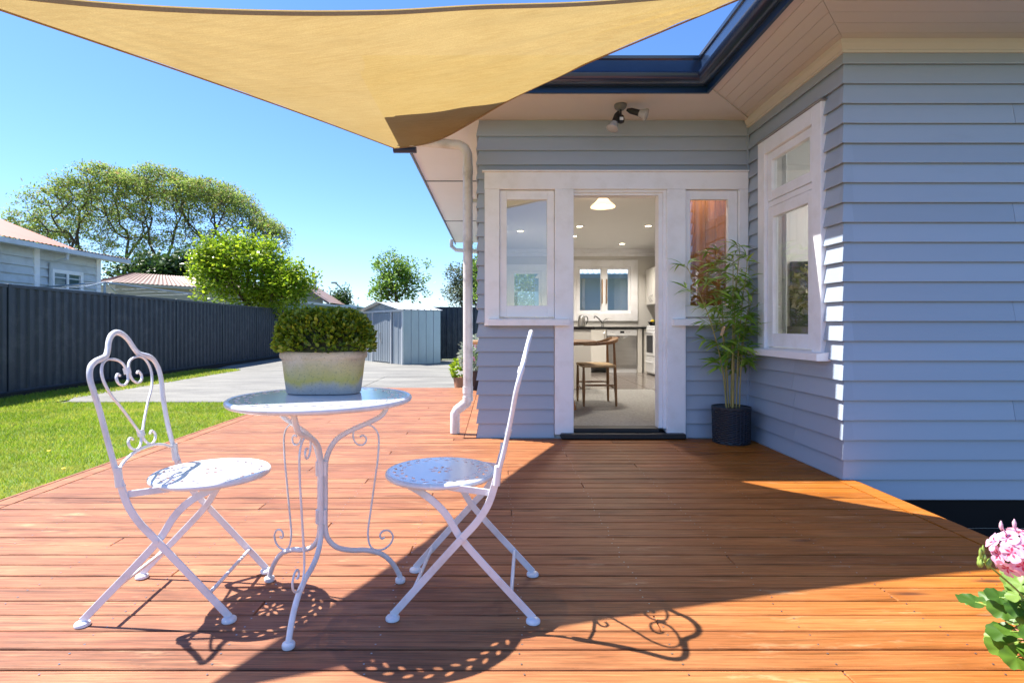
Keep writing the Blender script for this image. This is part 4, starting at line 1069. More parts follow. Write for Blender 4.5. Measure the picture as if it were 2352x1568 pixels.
for ci, ((x0,y0),(x1,y1,h)) in enumerate(canes):
    pts = [(x0,y0,-.02),(x0+(x1-x0)*.12,y0+(y1-y0)*.12,h*.3),(x0+(x1-x0)*.45,y0+(y1-y0)*.45,h*.65),(x1,y1,h)]
    P = cr(pts, 8); tp = [1.1-.75*i/(len(P)-1) for i in range(len(P))]
    mb = MB(); mb.tube(P, .0062, 7, taper=tp)
    for i in range(2, len(P), 2): mb.lathe([(.0066*tp[i],-.003),(.0082*tp[i],0),(.0066*tp[i],.003)], tuple(P[i]), 7)
    mb.build('cane', M['cane'], bam, 60)
    # sprays of leaves
    ns = 13 if h > 1 else 10
    for k in range(ns):
        t_ = .36 + .64*k/(ns-1) + random.uniform(-.02,.02); t_ = min(t_, 1)
        base = P[min(len(P)-1, int(t_*(len(P)-1)))]
        a = random.uniform(0, 2*math.pi)
        if base.y + .1*math.sin(a) > .12: a = -abs(a)
        ln = random.uniform(.05,.17) if k < ns-1 else .02
        tip = base + Vector((math.cos(a)*ln, math.sin(a)*ln*.75, random.uniform(.01,.09)))
        branch.tube([base, (base+tip)/2+Vector((0,0,.012)), tip], .0017, 4)
        for q in range(random.randint(5,8)):
            f0 = random.uniform(.3,1); b0 = base.lerp(tip, f0); aa = a + random.uniform(-1.3,1.3)
            d = Vector((math.cos(aa), math.sin(aa)*.8, random.uniform(-.35,.85)))
            bitems.append((tuple(b0), tuple(d), (random.uniform(-.6,.6),random.uniform(-.8,.2),1), random.uniform(.10,.16)))
branch.build('branches', M['stem'], bam)['kind'] = 'stuff'
WALLX = 2.205 - BX; 
ok = [b for b in bitems if b[0][0] + b[1][0]*b[3] < WALLX and b[0][1] + b[1][1]*b[3] < .16]
random.shuffle(ok); ok.sort(key=lambda b: b[0][1] + random.uniform(-.05,.05))
for b in ok[:295]: leafobj(ML, L['bamboo'], bam, *b)
leafstuff('foliage', ML, L['bamboo'], bam, ok[295:])
mb = MB(); mb.add([(-.165,-.14,.56),(-.125,-.142,.60),(-.150,-.14,.685),(-.180,-.138,.66)], [(0,1,2,3)]); 
tg = MB(); tg.cbox(-.012,.012,-.001,.001,-.04,.04,.0005); t_o = tg.build('tag', M['wood'], bam); t_o.location = (-.135,-.155,.66); t_o.rotation_euler = (0, R(20), 0)

# ================================================================ GERANIUM
ge = thing('geranium', 'pink and white geranium in flower at the right edge of the deck', 'plant', (1.34,1.30,.225))
gp = thing('geranium_pot', 'terracotta pot holding the pink geranium', 'pot', (1.40,1.32,.001))
mb = MB(); mb.lathe([(.085,0),(.105,.16),(.115,.16),(.118,.20),(.108,.20),(.10,.17)], n=28); mb.build('pot', M['terra'], gp, 50)
def petalmat():
    m, t, b = nodes('pink_petal'); tc = t.nodes.new('ShaderNodeTexCoord'); sp = N(t, 'ShaderNodeSeparateXYZ'); t.links.new(tc.outputs['Object'], sp.inputs[0])
    oi = t.nodes.new('ShaderNodeObjectInfo')
    base = ramp(t, sp.outputs[0], [(.0,(.80,.06,.20)),(.16,(.86,.40,.54)),(.55,(.90,.58,.70)),(1,(.88,.44,.62))])
    # dark magenta blotch on the petals
    ab = N(t, 'ShaderNodeMath', operation='ABSOLUTE'); t.links.new(sp.outputs[1], ab.inputs[0])
    ma = N(t, 'ShaderNodeMath', operation='MULTIPLY_ADD'); t.links.new(sp.outputs[0], ma.inputs[0]); ma.inputs[1].default_value = 1; ma.inputs[2].default_value = -.36
    ab2 = N(t, 'ShaderNodeMath', operation='ABSOLUTE'); t.links.new(ma.outputs[0], ab2.inputs[0])
    su = N(t, 'ShaderNodeMath', operation='MULTIPLY_ADD'); t.links.new(ab.outputs[0], su.inputs[0]); su.inputs[1].default_value = 2.2; t.links.new(ab2.outputs[0], su.inputs[2])
    f = ramp(t, su.outputs[0], [(.20, g3(1)), (.36, g3(0))]); fm = N(t, 'ShaderNodeMath', operation='MULTIPLY'); t.links.new(f, fm.inputs[0]); fm.inputs[1].default_value = .95
    c = mixc(t, fm.outputs[0], base, (.62,.012,.10)); t.links.new(c, b.inputs['Base Color']); b.inputs['Roughness'].default_value = .6
    tr = N(t, 'ShaderNodeBsdfTranslucent'); t.links.new(c, tr.inputs[0]); mx = N(t, 'ShaderNodeMixShader'); mx.inputs[0].default_value = .3
    t.links.new(b.outputs[0], mx.inputs[1]); t.links.new(tr.outputs[0], mx.inputs[2]); t.links.new(mx.outputs[0], t.nodes['Material Output'].inputs['Surface']); return m
M['petal'] = petalmat()
PM = leafmesh('petal', [(0,.05),(.25,.22),(.5,.38),(.75,.46),(.92,.40),(1,.22)], M['petal'], .12, .25)
HC = Vector((-.122,-.02,.218))    # centre of the flower head
mb = MB(); mb.tube(cr([(-.02,0,.0),(-.06,-.01,.09),HC-Vector((0,0,.02))], 5), .0035, 7); mb.build('flower_stem', M['stem'], ge, 60)
mb = MB(); mb.lathe([(.004,-.02),(.018,-.008),(.022,.006),(.012,.02),(.002,.024)], tuple(HC), 10); fh_ = mb.build('flower_head', M['stem'], ge, 60)
ga = 2.399963
for k in range(26):
    z = 1 - 2*(k+.5)/34; 
    if z < -.55: break
    rxy = math.sqrt(1-z*z); d = Vector((rxy*math.cos(k*ga), rxy*math.sin(k*ga), z))
    if d.y > .55: continue
    fc = HC + d*.052*random.uniform(.92,1.06) ; up = d.orthogonal().normalized(); sd = d.cross(up)
    ph0 = random.uniform(0, 6.28)
    for q in range(5):
        a = ph0 + q*2*math.pi/5; pd = (up*math.cos(a) + sd*math.sin(a))*.92 + d*random.uniform(.1,.42)
        leafobj(PM, M['petal'], fh_, fc, pd, d, random.uniform(.021,.026), 'petal')
# scalloped leaves
def gerleaf():
    n = 27; vs = [(0,0,0)]
    for k in range(n):
        a = -2.75 + 5.5*k/(n-1); r_ = .5*(1+.07*math.cos(a*8.2)+.10*math.cos(2.3*a)); vs.append((.12+r_*math.cos(a), r_*math.sin(a), .10*r_*math.cos(a*5)+.16*r_-.03))
    me = bpy.data.meshes.new('geranium_leaf'); me.from_pydata(vs, [], [(0,k,k+1) for k in range(1,n)]); me.materials.append(L['ger']); sm(me, 180); return me
GL = gerleaf(); petioles = MB()
for k in range(110):
    a = random.uniform(0, 2*math.pi); hh = random.uniform(-.03,.15); rr = random.uniform(.05,.165)*(1.1-.8*max(0,hh-.05)/.12)
    p = Vector((rr*math.cos(a), rr*math.sin(a)*.9, hh)); 
    if p.x < -.135: p.x = -.135 + random.uniform(0,.04)
    d = Vector((math.cos(a), math.sin(a), random.uniform(-.5,.3))); nr = Vector((.25*math.cos(a)+random.uniform(-.5,.5), -.45+random.uniform(-.5,.4), .8))
    leafobj(GL, L['ger'], ge, p, d, nr, random.uniform(.036,.058)); petioles.tube(cr([(0,0,-.03),(p.x*.45,p.y*.45,p.z*.7),tuple(p)], 3), .0018, 5)
petioles.build('leaf_stalks', M['stem'], ge)
# buds
mb = MB(); bud = Vector((-.215,-.03,.205)); mb.tube(cr([(-.05,0,.06),(-.13,-.02,.135),bud], 5), .0022, 6)
for k in range(9): a = k*.7; q = bud + Vector((math.cos(a)*.010, math.sin(a)*.008, random.uniform(-.006,.010))); mb.lathe([(.001,-.008),(.0045,-.002),(.0045,.004),(.001,.011)], tuple(q), 6)
for k in range(2): mb.lathe([(.001,-.010),(.0035,-.002),(.0035,.006),(.001,.014)], tuple(bud+Vector((-.012+.006*k,-.004,.02+.006*k))), 6)
mb.build('bud_cluster', M['stem'], ge, 60)
mb = MB(); q = HC + Vector((-.045,0,.066)); mb.tube([tuple(HC), tuple(q)], .0018, 5); mb.lathe([(.001,-.010),(.004,-.003),(.0035,.005),(.001,.012)], tuple(q), 8); q = HC + Vector((-.014,0,.070)); mb.tube([tuple(HC), tuple(q)], .0018, 5); mb.lathe([(.002,-.010),(.004,-.002),(.004,.004),(.001,.012)], tuple(q), 8); mb.build('bud', mat('pink_bud', (.7,.42,.5), .6), ge, 60)

# ================================================================ FLOODLIGHT under the eave
fl = thing('floodlight', 'twin security floodlight with sensor mounted under the eave above the door', 'light', (1.02,4.53,2.80))
mb = MB(); mb.lathe([(.050,0),(.052,-.012),(.046,-.030),(.030,-.044),(.012,-.050)], n=24); mb.build('base', mat('grey_lamp_base', (.16,.17,.18), .5), fl, 50)
for d, nm in (((-.34,-.22,-.90),'a'),((.86,-.30,-.36),'b')):
    d = Vector(d).normalized(); p = Vector((0,0,-.04)) + Vector((d.x,d.y,0))*.03
    mb = MB(); prof = [(.010,0),(.016,.015),(.024,.035),(.026,.10),(.028,.112)]
    mb.tube([p, p+d*.03], .009, 8); base = p+d*.025
    q = d.to_track_quat('Z','Y')
    hb = MB(); hb.lathe(prof, n=18); h_ = hb.build('lamp_holder', M['black'], fl, 50); h_.location = base; h_.rotation_mode = 'QUATERNION'; h_.rotation_quaternion = q
    bb_ = MB(); bb_.lathe([(.026,.105),(.034,.125),(.042,.150),(.047,.160),(.049,.168),(.044,.174),(.022,.178),(.001,.184)], n=24)
    b2 = bb_.build('bulb', mat('frosted_bulb_glass', (.42,.40,.38), .12, spec=.8, var=.12, vscale=60), fl, 50); b2.location = base; b2.rotation_mode = 'QUATERNION'; b2.rotation_quaternion = q
mb = MB(); mb.tube([(0,-.01,-.045),(0,-.02,-.10)], .008, 8); mb.lathe([(.004,-.165),(.026,-.155),(.030,-.13),(.022,-.10),(.008,-.095)], (0,-.02,0), 16); mb.build('sensor', M['black'], fl, 50)
mb = MB(); mb.cbox(-.015,.015,-.053,-.040,-.145,-.120,.003); mb.build('sensor_lens', M['appl'], fl)

# ================================================================ POTS behind the downpipe
fp = thing('flower_pot', 'dark pot of silvery foliage and pink flowers behind the downpipe', 'plant pot', (-.36,8.6,.001))
mb = MB(); mb.lathe([(.10,0),(.14,.28),(.15,.30),(.13,.30)], n=18); mb.build('pot', M['dpot'], fp, 50)
def blob(n, c, r, ls, m, name, parent, wr=.5, seed=0):
    u = runit(n); rad = rng.uniform(.45, 1, n)**.5; C = u*rad[:, None]*np.array(r) + np.array(c)
    D = u + .8*runit(n); D /= np.linalg.norm(D, axis=1)[:, None]
    V, F = kites(C, D, runit(n), rng.uniform(*ls, n), rng.uniform(*ls, n)*wr); return npmesh(name, V, F, m, parent, 'stuff')
blob(900, (0,0,.55), (.22,.2,.30), (.04,.08), L['silver'], 'foliage', fp)
for k in range(8):
    p = Vector((random.uniform(-.05,.12), -.18, random.uniform(.45,.72))); leafobj(PM, M['petal'], fp, p, (random.uniform(-1,1),-.4,.6), (0,-1,.3), .05, 'petal')
lp = thing('flower_pot', 'small terracotta pot of lime green leaves beside the driveway', 'plant pot', (-1.15,13.2,-.14))
lp.location = (-.62,9.6,-.138)
mb = MB(); mb.lathe([(.10,0),(.13,.22),(.12,.24)], n=18); mb.build('pot', M['terra'], lp, 50)
blob(350, (0,0,.38), (.17,.15,.17), (.05,.09), L['citrus'], 'foliage', lp, .7)
fp2 = thing('flower_pot', 'pot of pale pink geranium flowers behind the house corner', 'plant pot', (-.30,10.2,.0)); fp2.location = (-.28,9.5,-.138)
mb = MB(); mb.lathe([(.12,0),(.16,.30),(.15,.33)], n=18); mb.build('pot', M['dpot'], fp2, 50)
blob(500, (0,0,.62), (.2,.2,.28), (.05,.09), L['fresh'], 'foliage', fp2, .7)
for k in range(16):
    p = Vector((random.uniform(-.17,.1), -.16, random.uniform(.75,.98))); leafobj(PM, M['petal'], fp2, p, (random.uniform(-1,1),-.4,random.uniform(-.5,1)), (0,-1,.3), .06, 'petal')

# ================================================================ TREES
def grow_tree(name, label, cat, base, trunks, tips, leaf, per, ls, spread, bark, r0, wr=.45, group=None, flat=.6, jit=.12, droop=0):
    t = thing(name, label, cat, tuple(base), 0, group); t.location = (0,0,0)
    SV = []; SF = []
    def seg(a, b, ra, rb, n):
        d = b - a; l = np.linalg.norm(d)
        if l < 1e-4: return
        d = d/l; up = np.array([0,0,1.]) if abs(d[2]) < .9 else np.array([1.,0,0]); s = np.cross(d, up); s /= np.linalg.norm(s); q = np.cross(d, s)
        k = sum(len(x) for x in SV); an = np.arange(n)*2*np.pi/n
        ring = np.cos(an)[:, None]*s + np.sin(an)[:, None]*q
        SV.append(np.concatenate([a + ring*ra, b + ring*rb])); SF.append(np.array([(k+i, k+(i+1)%n, k+n+(i+1)%n, k+n+i) for i in range(n)]))
    ends = []
    def rec(p, pts, r, depth):
        m = len(pts)
        if m <= 1 or depth > 14:
            seg(p, pts.mean(0), r, r*.4, 4); ends.append(pts.mean(0)); return
        c = pts.mean(0); X = pts - c; u, s_, vt = np.linalg.svd(X, full_matrices=False); pr = X @ vt[0]; th = np.median(pr)
        L1, L2 = pts[pr <= th], pts[pr > th]
        if not len(L2): L1, L2 = pts[:m//2], pts[m//2:]
        for G in (L1, L2):
            g = G.mean(0); f = .42 if m > 3 else .6; node = p + (g - p)*f; node = node + rng.normal(size=3)*np.linalg.norm(g-p)*jit
            node[2] -= droop*np.linalg.norm(g-p)*.1
            rr = r*(len(G)/m)**.45; mid = (p+node)/2 + rng.normal(size=3)*np.linalg.norm(node-p)*.06
            ns = 6 if r > .05 else 4
            seg(p, mid, r*.97, (r+rr)/2, ns); seg(mid, node, (r+rr)/2, rr, ns); rec(node, G, rr, depth+1)
    tips = np.asarray(tips)
    nt_ = len(trunks); T = np.array(trunks, float)
    asg = np.argmin(np.linalg.norm(tips[:, None, :2] - T[None, :, 3:5], axis=2), axis=1)
    for i in range(nt_):
        G = tips[asg == i]
        if len(G) < 2: continue
        a = T[i, :3]; b = T[i, 3:6]; rr = r0*(len(G)/len(tips)*nt_)**.5
        mid = (a+b)/2 + rng.normal(size=3)*.05*np.linalg.norm(b-a)
        seg(a, mid, rr*1.25, rr*1.05, 8); seg(mid, b, rr*1.05, rr, 8); rec(b, G, rr*.9, 0)
    k = np.concatenate(SV); npmesh('trunk', k, np.concatenate(SF), bark, t)
    E = np.array(ends); n = len(E)*per; C = np.repeat(E, per, 0) + rng.normal(size=(n, 3))*spread
    D = runit(n); D[:, 2] = D[:, 2]*.6 + .15; D /= np.linalg.norm(D, axis=1)[:, None]; Nn = runit(n); Nn[:, 2] = np.abs(Nn[:, 2]) + flat
    ln = rng.uniform(*ls, n); V, F = kites(C, D, Nn, ln, ln*wr); npmesh('crown', V, F, leaf, t, 'stuff')
    return t
# broad umbrella-crowned tree: tips lie in a thin domed shell
tips = []
while len(tips) < 2300:
    x = rng.uniform(-32.6, -14.2); y = rng.uniform(33, 41); q = (x+23.4)/9.3; w_ = (y-37)/4.6
    d2 = q*q + w_*w_
    if d2 > 1: continue
    topz = 11.1 - 3.9*abs(q)**2.8 - .8*abs(w_)**2 + .35*math.sin(x*1.7) + (-.7 if x < -27.5 else 0) 
    botz = 6.6 - 1.0*abs(q)**3
    z = topz - abs(rng.normal())*.7 if rng.random() < .5 else topz - (topz-botz+1.2)*rng.random()**1.3
    tips.append((x, y, max(z, botz-1.4)))
grow_tree('silk_tree', 'very wide flat crowned tree with bare dark limbs beyond the garage', 'tree', (0,0,0),
  [(-21.3,37,-.1,-22.4,37,5.0),(-21.0,37.3,-.1,-19.9,37.2,5.0),(-18.2,37,-.1,-17.4,37,5.2),(-24.6,37,-.1,-27.6,36.8,5.2),(-24.4,37,-.1,-25.0,37.2,5.6)],
  tips, L['big'], 30, (.12,.24), np.array([.25,.25,.10]), M['bark'], .12, .42, flat=.9)
def ellip(n, c, r, shell=.5, cut=None):
    out = []
    while len(out) < n:
        u = rng.normal(size=3); u /= np.linalg.norm(u); k = rng.uniform(shell, 1.0)
        k *= 1 + .12*math.sin(4*math.atan2(u[1],u[0])+c[0]) + .08*math.sin(7*u[2]*2+c[0])
        p = np.array(c) + u*np.array(r)*k
        if cut and not cut(p): continue
        out.append(p)
    return out
t_ = ellip(300, (-9.5,20.8,3.0), (1.85,1.6,1.45), .55) + ellip(100, (-10.4,20.6,3.4), (1.0,1.2,1.1), .5) + ellip(60, (-7.35,20.2,2.5), (.62,.9,.85), .4) + ellip(90, (-8.3,20.5,2.5), (1.2,1.2,1.1), .4)
grow_tree('citrus_tree', 'bright lime green rounded tree just behind the dark fence', 'tree', (0,0,0), [(-9.3,21,-.1,-9.3,21,1.6)], t_, L['citrus'], 32, (.11,.20), np.array([.17,.17,.15]), M['bark2'], .12, .55)
t_ = ellip(210, (-4.35,24,3.0), (1.35,1.1,1.25), .3)
grow_tree('young_tree', 'small airy light green tree behind the metal shed', 'tree', (0,0,0), [(-4.4,24,-.1,-4.4,24,1.6)], t_, L['fresh'], 22, (.10,.17), np.array([.11,.11,.11]), M['bark2'], .06, .6)
t_ = ellip(160, (-1.15,22.5,2.7), (1.0,1.0,1.05), .3)
grow_tree('olive_tree', 'grey green small tree behind the downpipe and fence', 'tree', (0,0,0), [(-1.2,22.5,-.1,-1.2,22.5,1.6)], t_, L['olive'], 40, (.08,.15), np.array([.13,.13,.12]), M['bark'], .07, .45)
t_ = ellip(120, (-.35,20.2,3.1), (.5,.8,1.2), .3)
grow_tree('shrub_tree', 'bright green tall shrub squeezed between downpipe and house wall', 'tree', (0,0,0), [(-.4,20.2,-.1,-.4,20.2,1.4)], t_, L['fresh'], 40, (.08,.15), np.array([.13,.13,.12]), M['bark'], .06, .55)
t_ = ellip(260, (-18.9,31,3.6), (2.7,1.6,1.5), .3) + ellip(60, (-17.0,31.5,4.2), (1.0,1.0,1.0), .3)
grow_tree('dark_shrub', 'dark green bushy tree below the wide crowned tree', 'tree', (0,0,0), [(-19,31,-.1,-19,31,2.0)], t_, L['dark'], 40, (.18,.34), np.array([.30,.30,.26]), M['bark'], .12, .55)
t_ = ellip(120, (-12.6,45,2.6), (1.15,1.1,1.7), .3)
grow_tree('far_tree', 'small distant dark green tree left of the street lamp', 'tree', (0,0,0), [(-12.6,45,-.1,-12.6,45,1.2)], t_, L['dark'], 40, (.15,.3), np.array([.22,.22,.24]), M['bark'], .08, .5)
# low far hedge line seen between shed and sky
V_ = []; 
for nm, c, r, lb in (('far_hedge', (-22,70,1.6), (9,3,1.3), 'distant low green hedge on the horizon left of the shed'), ('far_hedge', (-3.5,40,1.1), (5.5,2,1.25), 'low green hedge line behind the charcoal fence right of the shed')):
    u = runit(5200); C = u*np.array(r)*rng.uniform(.6,1,(5200,1)) + np.array(c); C = C[C[:,2] > -.1]; ln = rng.uniform(.2,.4,len(C))
    V, F = kites(C, runit(len(C)), runit(len(C)), ln, ln*.6); o = npmesh(nm, V, F, L['dark'], None, None); tag(o, lb, 'hedge')
# hedge outside the smaller kitchen window
u = 16000; C = np.stack([rng.uniform(-.35,.95,u), rng.uniform(13.6,14.5,u), rng.uniform(-.1,2.7,u)], 1); ln = rng.uniform(.04,.09,u)
V, F = kites(C, runit(u), runit(u), ln, ln*.6); o = npmesh('hedge', V, F, L['citrus']); tag(o, 'green leafy hedge seen through the left window and the room behind it', 'hedge')

# ================================================================ INTERIOR
FZ = .08
def cupboard(x0,x1,y0,y1,z0,z1,m,name,label,cat,doors=None):
    t = thing(name, label, cat, (0,0,0)); mb = MB(); mb.cbox(x0,x1,y0,y1,z0,z1,.003); mb.build('carcass', m, t); return t
kc = cupboard(1.30,2.165,10.82,11.39,FZ+.10,FZ+.86,M['cab'],'base_cabinet','cream kitchen base cabinet under the sink beside the dishwasher','cabinet')
for x0 in (1.31,1.745):
    mb = MB(); mb.cbox(x0,x0+.415,10.80,10.818,FZ+.11,FZ+.85,.003); d_ = mb.build('door', M['cab'], kc)
    mb = MB(); mb.tube([(x0+.37,10.80,FZ+.62),(x0+.37,10.77,FZ+.65),(x0+.37,10.77,FZ+.77),(x0+.37,10.80,FZ+.80)], .006, 6); mb.build('handle', M['steel'], d_)
pen = cupboard(-.04,1.37,7.96,8.55,FZ,FZ+.86,M['cab'],'peninsula','cream kitchen peninsula unit with black top left of the doorway view','cabinet')
mb = MB(); mb.cbox(-.04,1.42,7.92,8.60,FZ+.862,FZ+.90,.004); mb.build('benchtop', M['bench'], pen)
bt = thing('benchtop', 'long black stone kitchen benchtop below the kitchen window', 'benchtop', (0,0,0))
mb = MB(); mb.prism([(.9,10.78),(2.86,10.78),(2.86,10.64),(3.49,10.64),(3.49,11.39),(.9,11.39)], FZ+.862, FZ+.90); mb.build('slab', M['bench'], bt)
mb = MB(); mb.box(1.5,2.1,10.95,11.25,FZ+.9005,FZ+.903); mb.build('sink', M['steel'], bt)
dw = thing('dishwasher', 'stainless steel dishwasher with control strip under the black benchtop', 'dishwasher', (0,0,0))
mb = MB(); mb.cbox(2.17,2.77,10.84,11.38,FZ+.10,FZ+.855,.004); mb.build('body', M['steel'], dw)
mb = MB(); mb.cbox(2.18,2.76,10.815,10.84,FZ+.14,FZ+.72,.006); mb.build('door', M['steel'], dw)
mb = MB(); mb.cbox(2.175,2.765,10.812,10.84,FZ+.725,FZ+.85,.004); p_ = mb.build('control_panel', M['appl'], dw)
mb = MB(); mb.box(2.43,2.51,10.808,10.812,FZ+.775,FZ+.815); mb.build('display', M['oven'], p_)
for k in range(6): mb = MB(); x = 2.24 + (.03*k if k < 3 else .22+.03*k); mb.box(x,x+.014,10.808,10.812,FZ+.785,FZ+.80); mb.build('button', M['steel'], p_)
mb = MB(); mb.sweep(cr([(2.37,10.80,FZ+.715),(2.42,10.79,FZ+.69),(2.47,10.787,FZ+.68),(2.52,10.79,FZ+.69),(2.57,10.80,FZ+.715)],4), [(-.012,-.006),(.012,-.006),(.012,.006),(-.012,.006)], normal=(0,1,0)); mb.build('handle', M['chrome'], dw)
mb = MB(); mb.box(2.17,2.77,10.88,10.9,FZ,FZ+.10); mb.build('kick_board', M['appl'], dw)
mb = MB(); mb.cbox(2.775,2.86,10.80,11.38,FZ,FZ+.86,.003); mb.build('filler_panel', M['cab'], kc)
cb3 = cupboard(2.90,3.49,10.64,11.38,FZ,FZ+.86,M['cab'],'corner_cabinet','cream corner base cabinet behind the white stove','cabinet')
ov = thing('stove', 'white freestanding stove with dark oven glass on the right kitchen wall', 'stove', (0,0,0))
mb = MB(); mb.cbox(2.90,3.48,10.02,10.62,FZ+.02,FZ+.92,.006); mb.build('body', M['appl'], ov)
mb = MB(); mb.cbox(2.872,2.90,10.04,10.60,FZ+.36,FZ+.80,.006); od = mb.build('oven_door', M['appl'], ov)
mb = MB(); mb.box(2.868,2.8715,10.11,10.53,FZ+.42,FZ+.74); mb.build('oven_glass', M['oven'], od)
mb = MB(); mb.tube([(2.845,10.08,FZ+.775),(2.845,10.56,FZ+.775)], .010, 8); mb.build('handle', M['steel'], od)
mb = MB(); mb.cbox(2.875,2.90,10.04,10.60,FZ+.05,FZ+.34,.006); dd_ = mb.build('drawer', M['appl'], ov)
mb = MB(); mb.tube([(2.855,10.10,FZ+.24),(2.855,10.54,FZ+.24)], .010, 8); mb.build('handle', M['appl'], dd_)
mb = MB()
for k in range(5): mb.tube([(2.885,10.12+.1*k,FZ+.855),(2.868,10.12+.1*k,FZ+.855)], .018, 10)
mb.build('knobs', M['appl'], ov)
tc_ = cupboard(2.90,3.49,9.32,9.98,FZ,FZ+2.25,M['cab'],'tall_cupboard','tall cream pantry cupboard at the right edge of the doorway view','cupboard')
uc = cupboard(3.10,3.49,10.0,11.38,1.42,2.16,M['cab'],'wall_cupboard','cream wall cupboards with bow handles right of the kitchen window','cupboard')
for k, (z0, z1) in enumerate(((1.43,2.15),(1.43,2.15),(1.43,2.15))):
    y0 = 10.01 + k*.455; mb = MB(); mb.cbox(3.080,3.098,y0,y0+.445,z0,z1,.003); d_ = mb.build('door', M['cab'], uc)
    mb = MB(); hy = y0+.06 if k != 1 else y0+.39; mb.tube(cr([(3.08,hy,1.48),(3.05,hy,1.51),(3.045,hy,1.54),(3.05,hy,1.58),(3.08,hy,1.61)],3), .006, 6); mb.build('handle', M['steel'], d_)
kt = thing('kettle', 'steel electric kettle on the black benchtop at the left of the kitchen window', 'kettle', (1.70,11.0,FZ+.9005))
mb = MB(); mb.lathe([(.075,0),(.078,.02),(.072,.12),(.06,.20),(.05,.22),(.015,.235)], n=20); mb.build('body', M['steel'], kt, 50)
mb = MB(); mb.tube(cr([(.055,0,.20),(.11,0,.20),(.125,0,.12),(.085,0,.04)],4), .009, 6); mb.build('handle', M['black'], kt)
tp_ = thing('tap', 'curved chrome kitchen mixer tap in front of the window', 'tap', (2.17,11.27,FZ+.9005))
mb = MB(); mb.lathe([(.028,0),(.028,.05),(.020,.09)], n=14); mb.tube(cr([(0,0,.07),(-.05,-.05,.13),(-.14,-.13,.20),(-.19,-.17,.205),(-.20,-.18,.175)],4), .013, 8); mb.tube([(0,0,.10),(.06,0,.155),(.13,0,.17)], .009, 6); mb.build('tap_body', M['chrome'], tp_, 50)
fr_ = thing('fruit_bowl', 'dark bowl of fruit on the benchtop beside the stove', 'bowl', (3.12,10.85,FZ+.9005))
mb = MB(); mb.lathe([(.06,0),(.10,.04),(.14,.10),(.13,.10)], n=18); mb.build('bowl', M['oven'], fr_, 50)
for k in range(4): a = k*1.7; mb = MB(); mb.lathe([(.005,0),(.03,.012),(.04,.04),(.03,.068),(.005,.08)], (.05*math.cos(a),.05*math.sin(a),.06), 10); mb.build('fruit', L['ger'] if k % 2 else M['yellow'], fr_, 60)
# interior windows
def inwin(x0,x1,z0,z1,panes,lab):
    mb = MB(); b = .12
    mb.cbox(x0-b,x0+.02,11.36,11.45,z0-b-.02,z1+b,.003); mb.cbox(x1-.02,x1+b,11.36,11.45,z0-b-.02,z1+b,.003); mb.cbox(x0+.02,x1-.02,11.362,11.45,z1-.02,z1+b,.003); mb.cbox(x0+.02,x1-.02,11.362,11.45,z0-b-.02,z0+.02,.003)
    o = mb.build('kitchen_window', M['white'], house); wd = (x1-x0)/panes
    for k in range(panes):
        a, c = x0+wd*k+.022, x0+wd*(k+1)-.022; mb = MB()
        mb.cbox(a,a+.05,11.40,11.44,z0+.022,z1-.022,.002); mb.cbox(c-.05,c,11.40,11.44,z0+.022,z1-.022,.002); mb.cbox(a+.05,c-.05,11.401,11.44,z0+.022,z0+.08,.002); mb.cbox(a+.05,c-.05,11.401,11.44,z1-.072,z1-.022,.002)
        if panes > 1 and k == 0: mb.box(c-.02,c+.02+.044,11.39,11.40,z0+.02,z1-.02)
        mb.build('sash', M['white'], o); mb = MB(); mb.box(a+.048,c-.048,11.42,11.424,z0+.078,z1-.07); mb.build('pane', M['glass'], o)
    return o
kw = inwin(1.66,2.80,1.24,2.24,2,'k')
for x in (2.185,2.275): mb = MB(); mb.tube([(x,11.375,1.46),(x,11.35,1.50),(x,11.35,1.92),(x,11.375,1.96)], .012, 6); mb.build('window_stay', M['oak'], kw)
inwin(.30,.95,1.28,2.15,1,'s')
# lamps in the ceiling
for i, (x, y) in enumerate([(1.33,8.78),(2.41,8.74),(2.42,10.6),(1.37,9.73),(.4,9.2),(1.95,5.17)]):
    d_ = thing('downlight', ['round lit downlight nearest the pendant, on the left of the kitchen ceiling','round lit downlight on the right of the kitchen ceiling','round lit downlight in the ceiling nearest the kitchen window','round lit downlight half hidden at the left edge of the doorway view','round lit downlight over the peninsula','warm downlight over the timber boards behind the narrow window'][i], 'downlight', (x,y,2.575), 0, 'round downlights in the kitchen ceiling')
    mb = MB(); mb.lathe([(.066,.004),(.066,-.003),(.050,-.003)], n=24, cap1=False); mb.build('trim_ring', M['appl'], d_)
    mb = MB(); mb.lathe([(.048,.003),(.048,-.001)], n=24); mb.build('lamp', M.setdefault('lampglow', emit('lamp_glow', (1,.80,.48), 9)), d_)
    ld = bpy.data.lights.new('downlight_light', 'SPOT'); ld.energy = 14 if i == 5 else 52; ld.color = (1,.92,.82); ld.spot_size = R(130); ld.spot_blend = .8; ld.shadow_soft_size = .05
    lo = bpy.data.objects.new('downlight_light', ld); COL.objects.link(lo); lo.parent = d_; lo.location = (0,0,-.02)
pn = thing('pendant_lamp', 'lit cream glass cone pendant lamp under the dining room ceiling', 'pendant lamp', (1.288,6.66,2.58))
mb = MB(); mb.lathe([(.03,0),(.03,-.03),(.012,-.04)], n=16); mb.build('ceiling_rose', M['appl'], pn)
mb = MB(); mb.lathe([(.03,-.04),(.055,-.055),(.10,-.105),(.145,-.145),(.150,-.160),(.146,-.160),(.09,-.103),(.03,-.05)], n=28, cap0=False, cap1=False)
m_, t_2, b_2 = nodes('lamp_shade_glass'); b_2.inputs['Base Color'].default_value = (.9,.78,.6,1); b_2.inputs['Emission Color'].default_value = (1,.72,.42,1); b_2.inputs['Emission Strength'].default_value = .75; b_2.inputs['Roughness'].default_value = .3
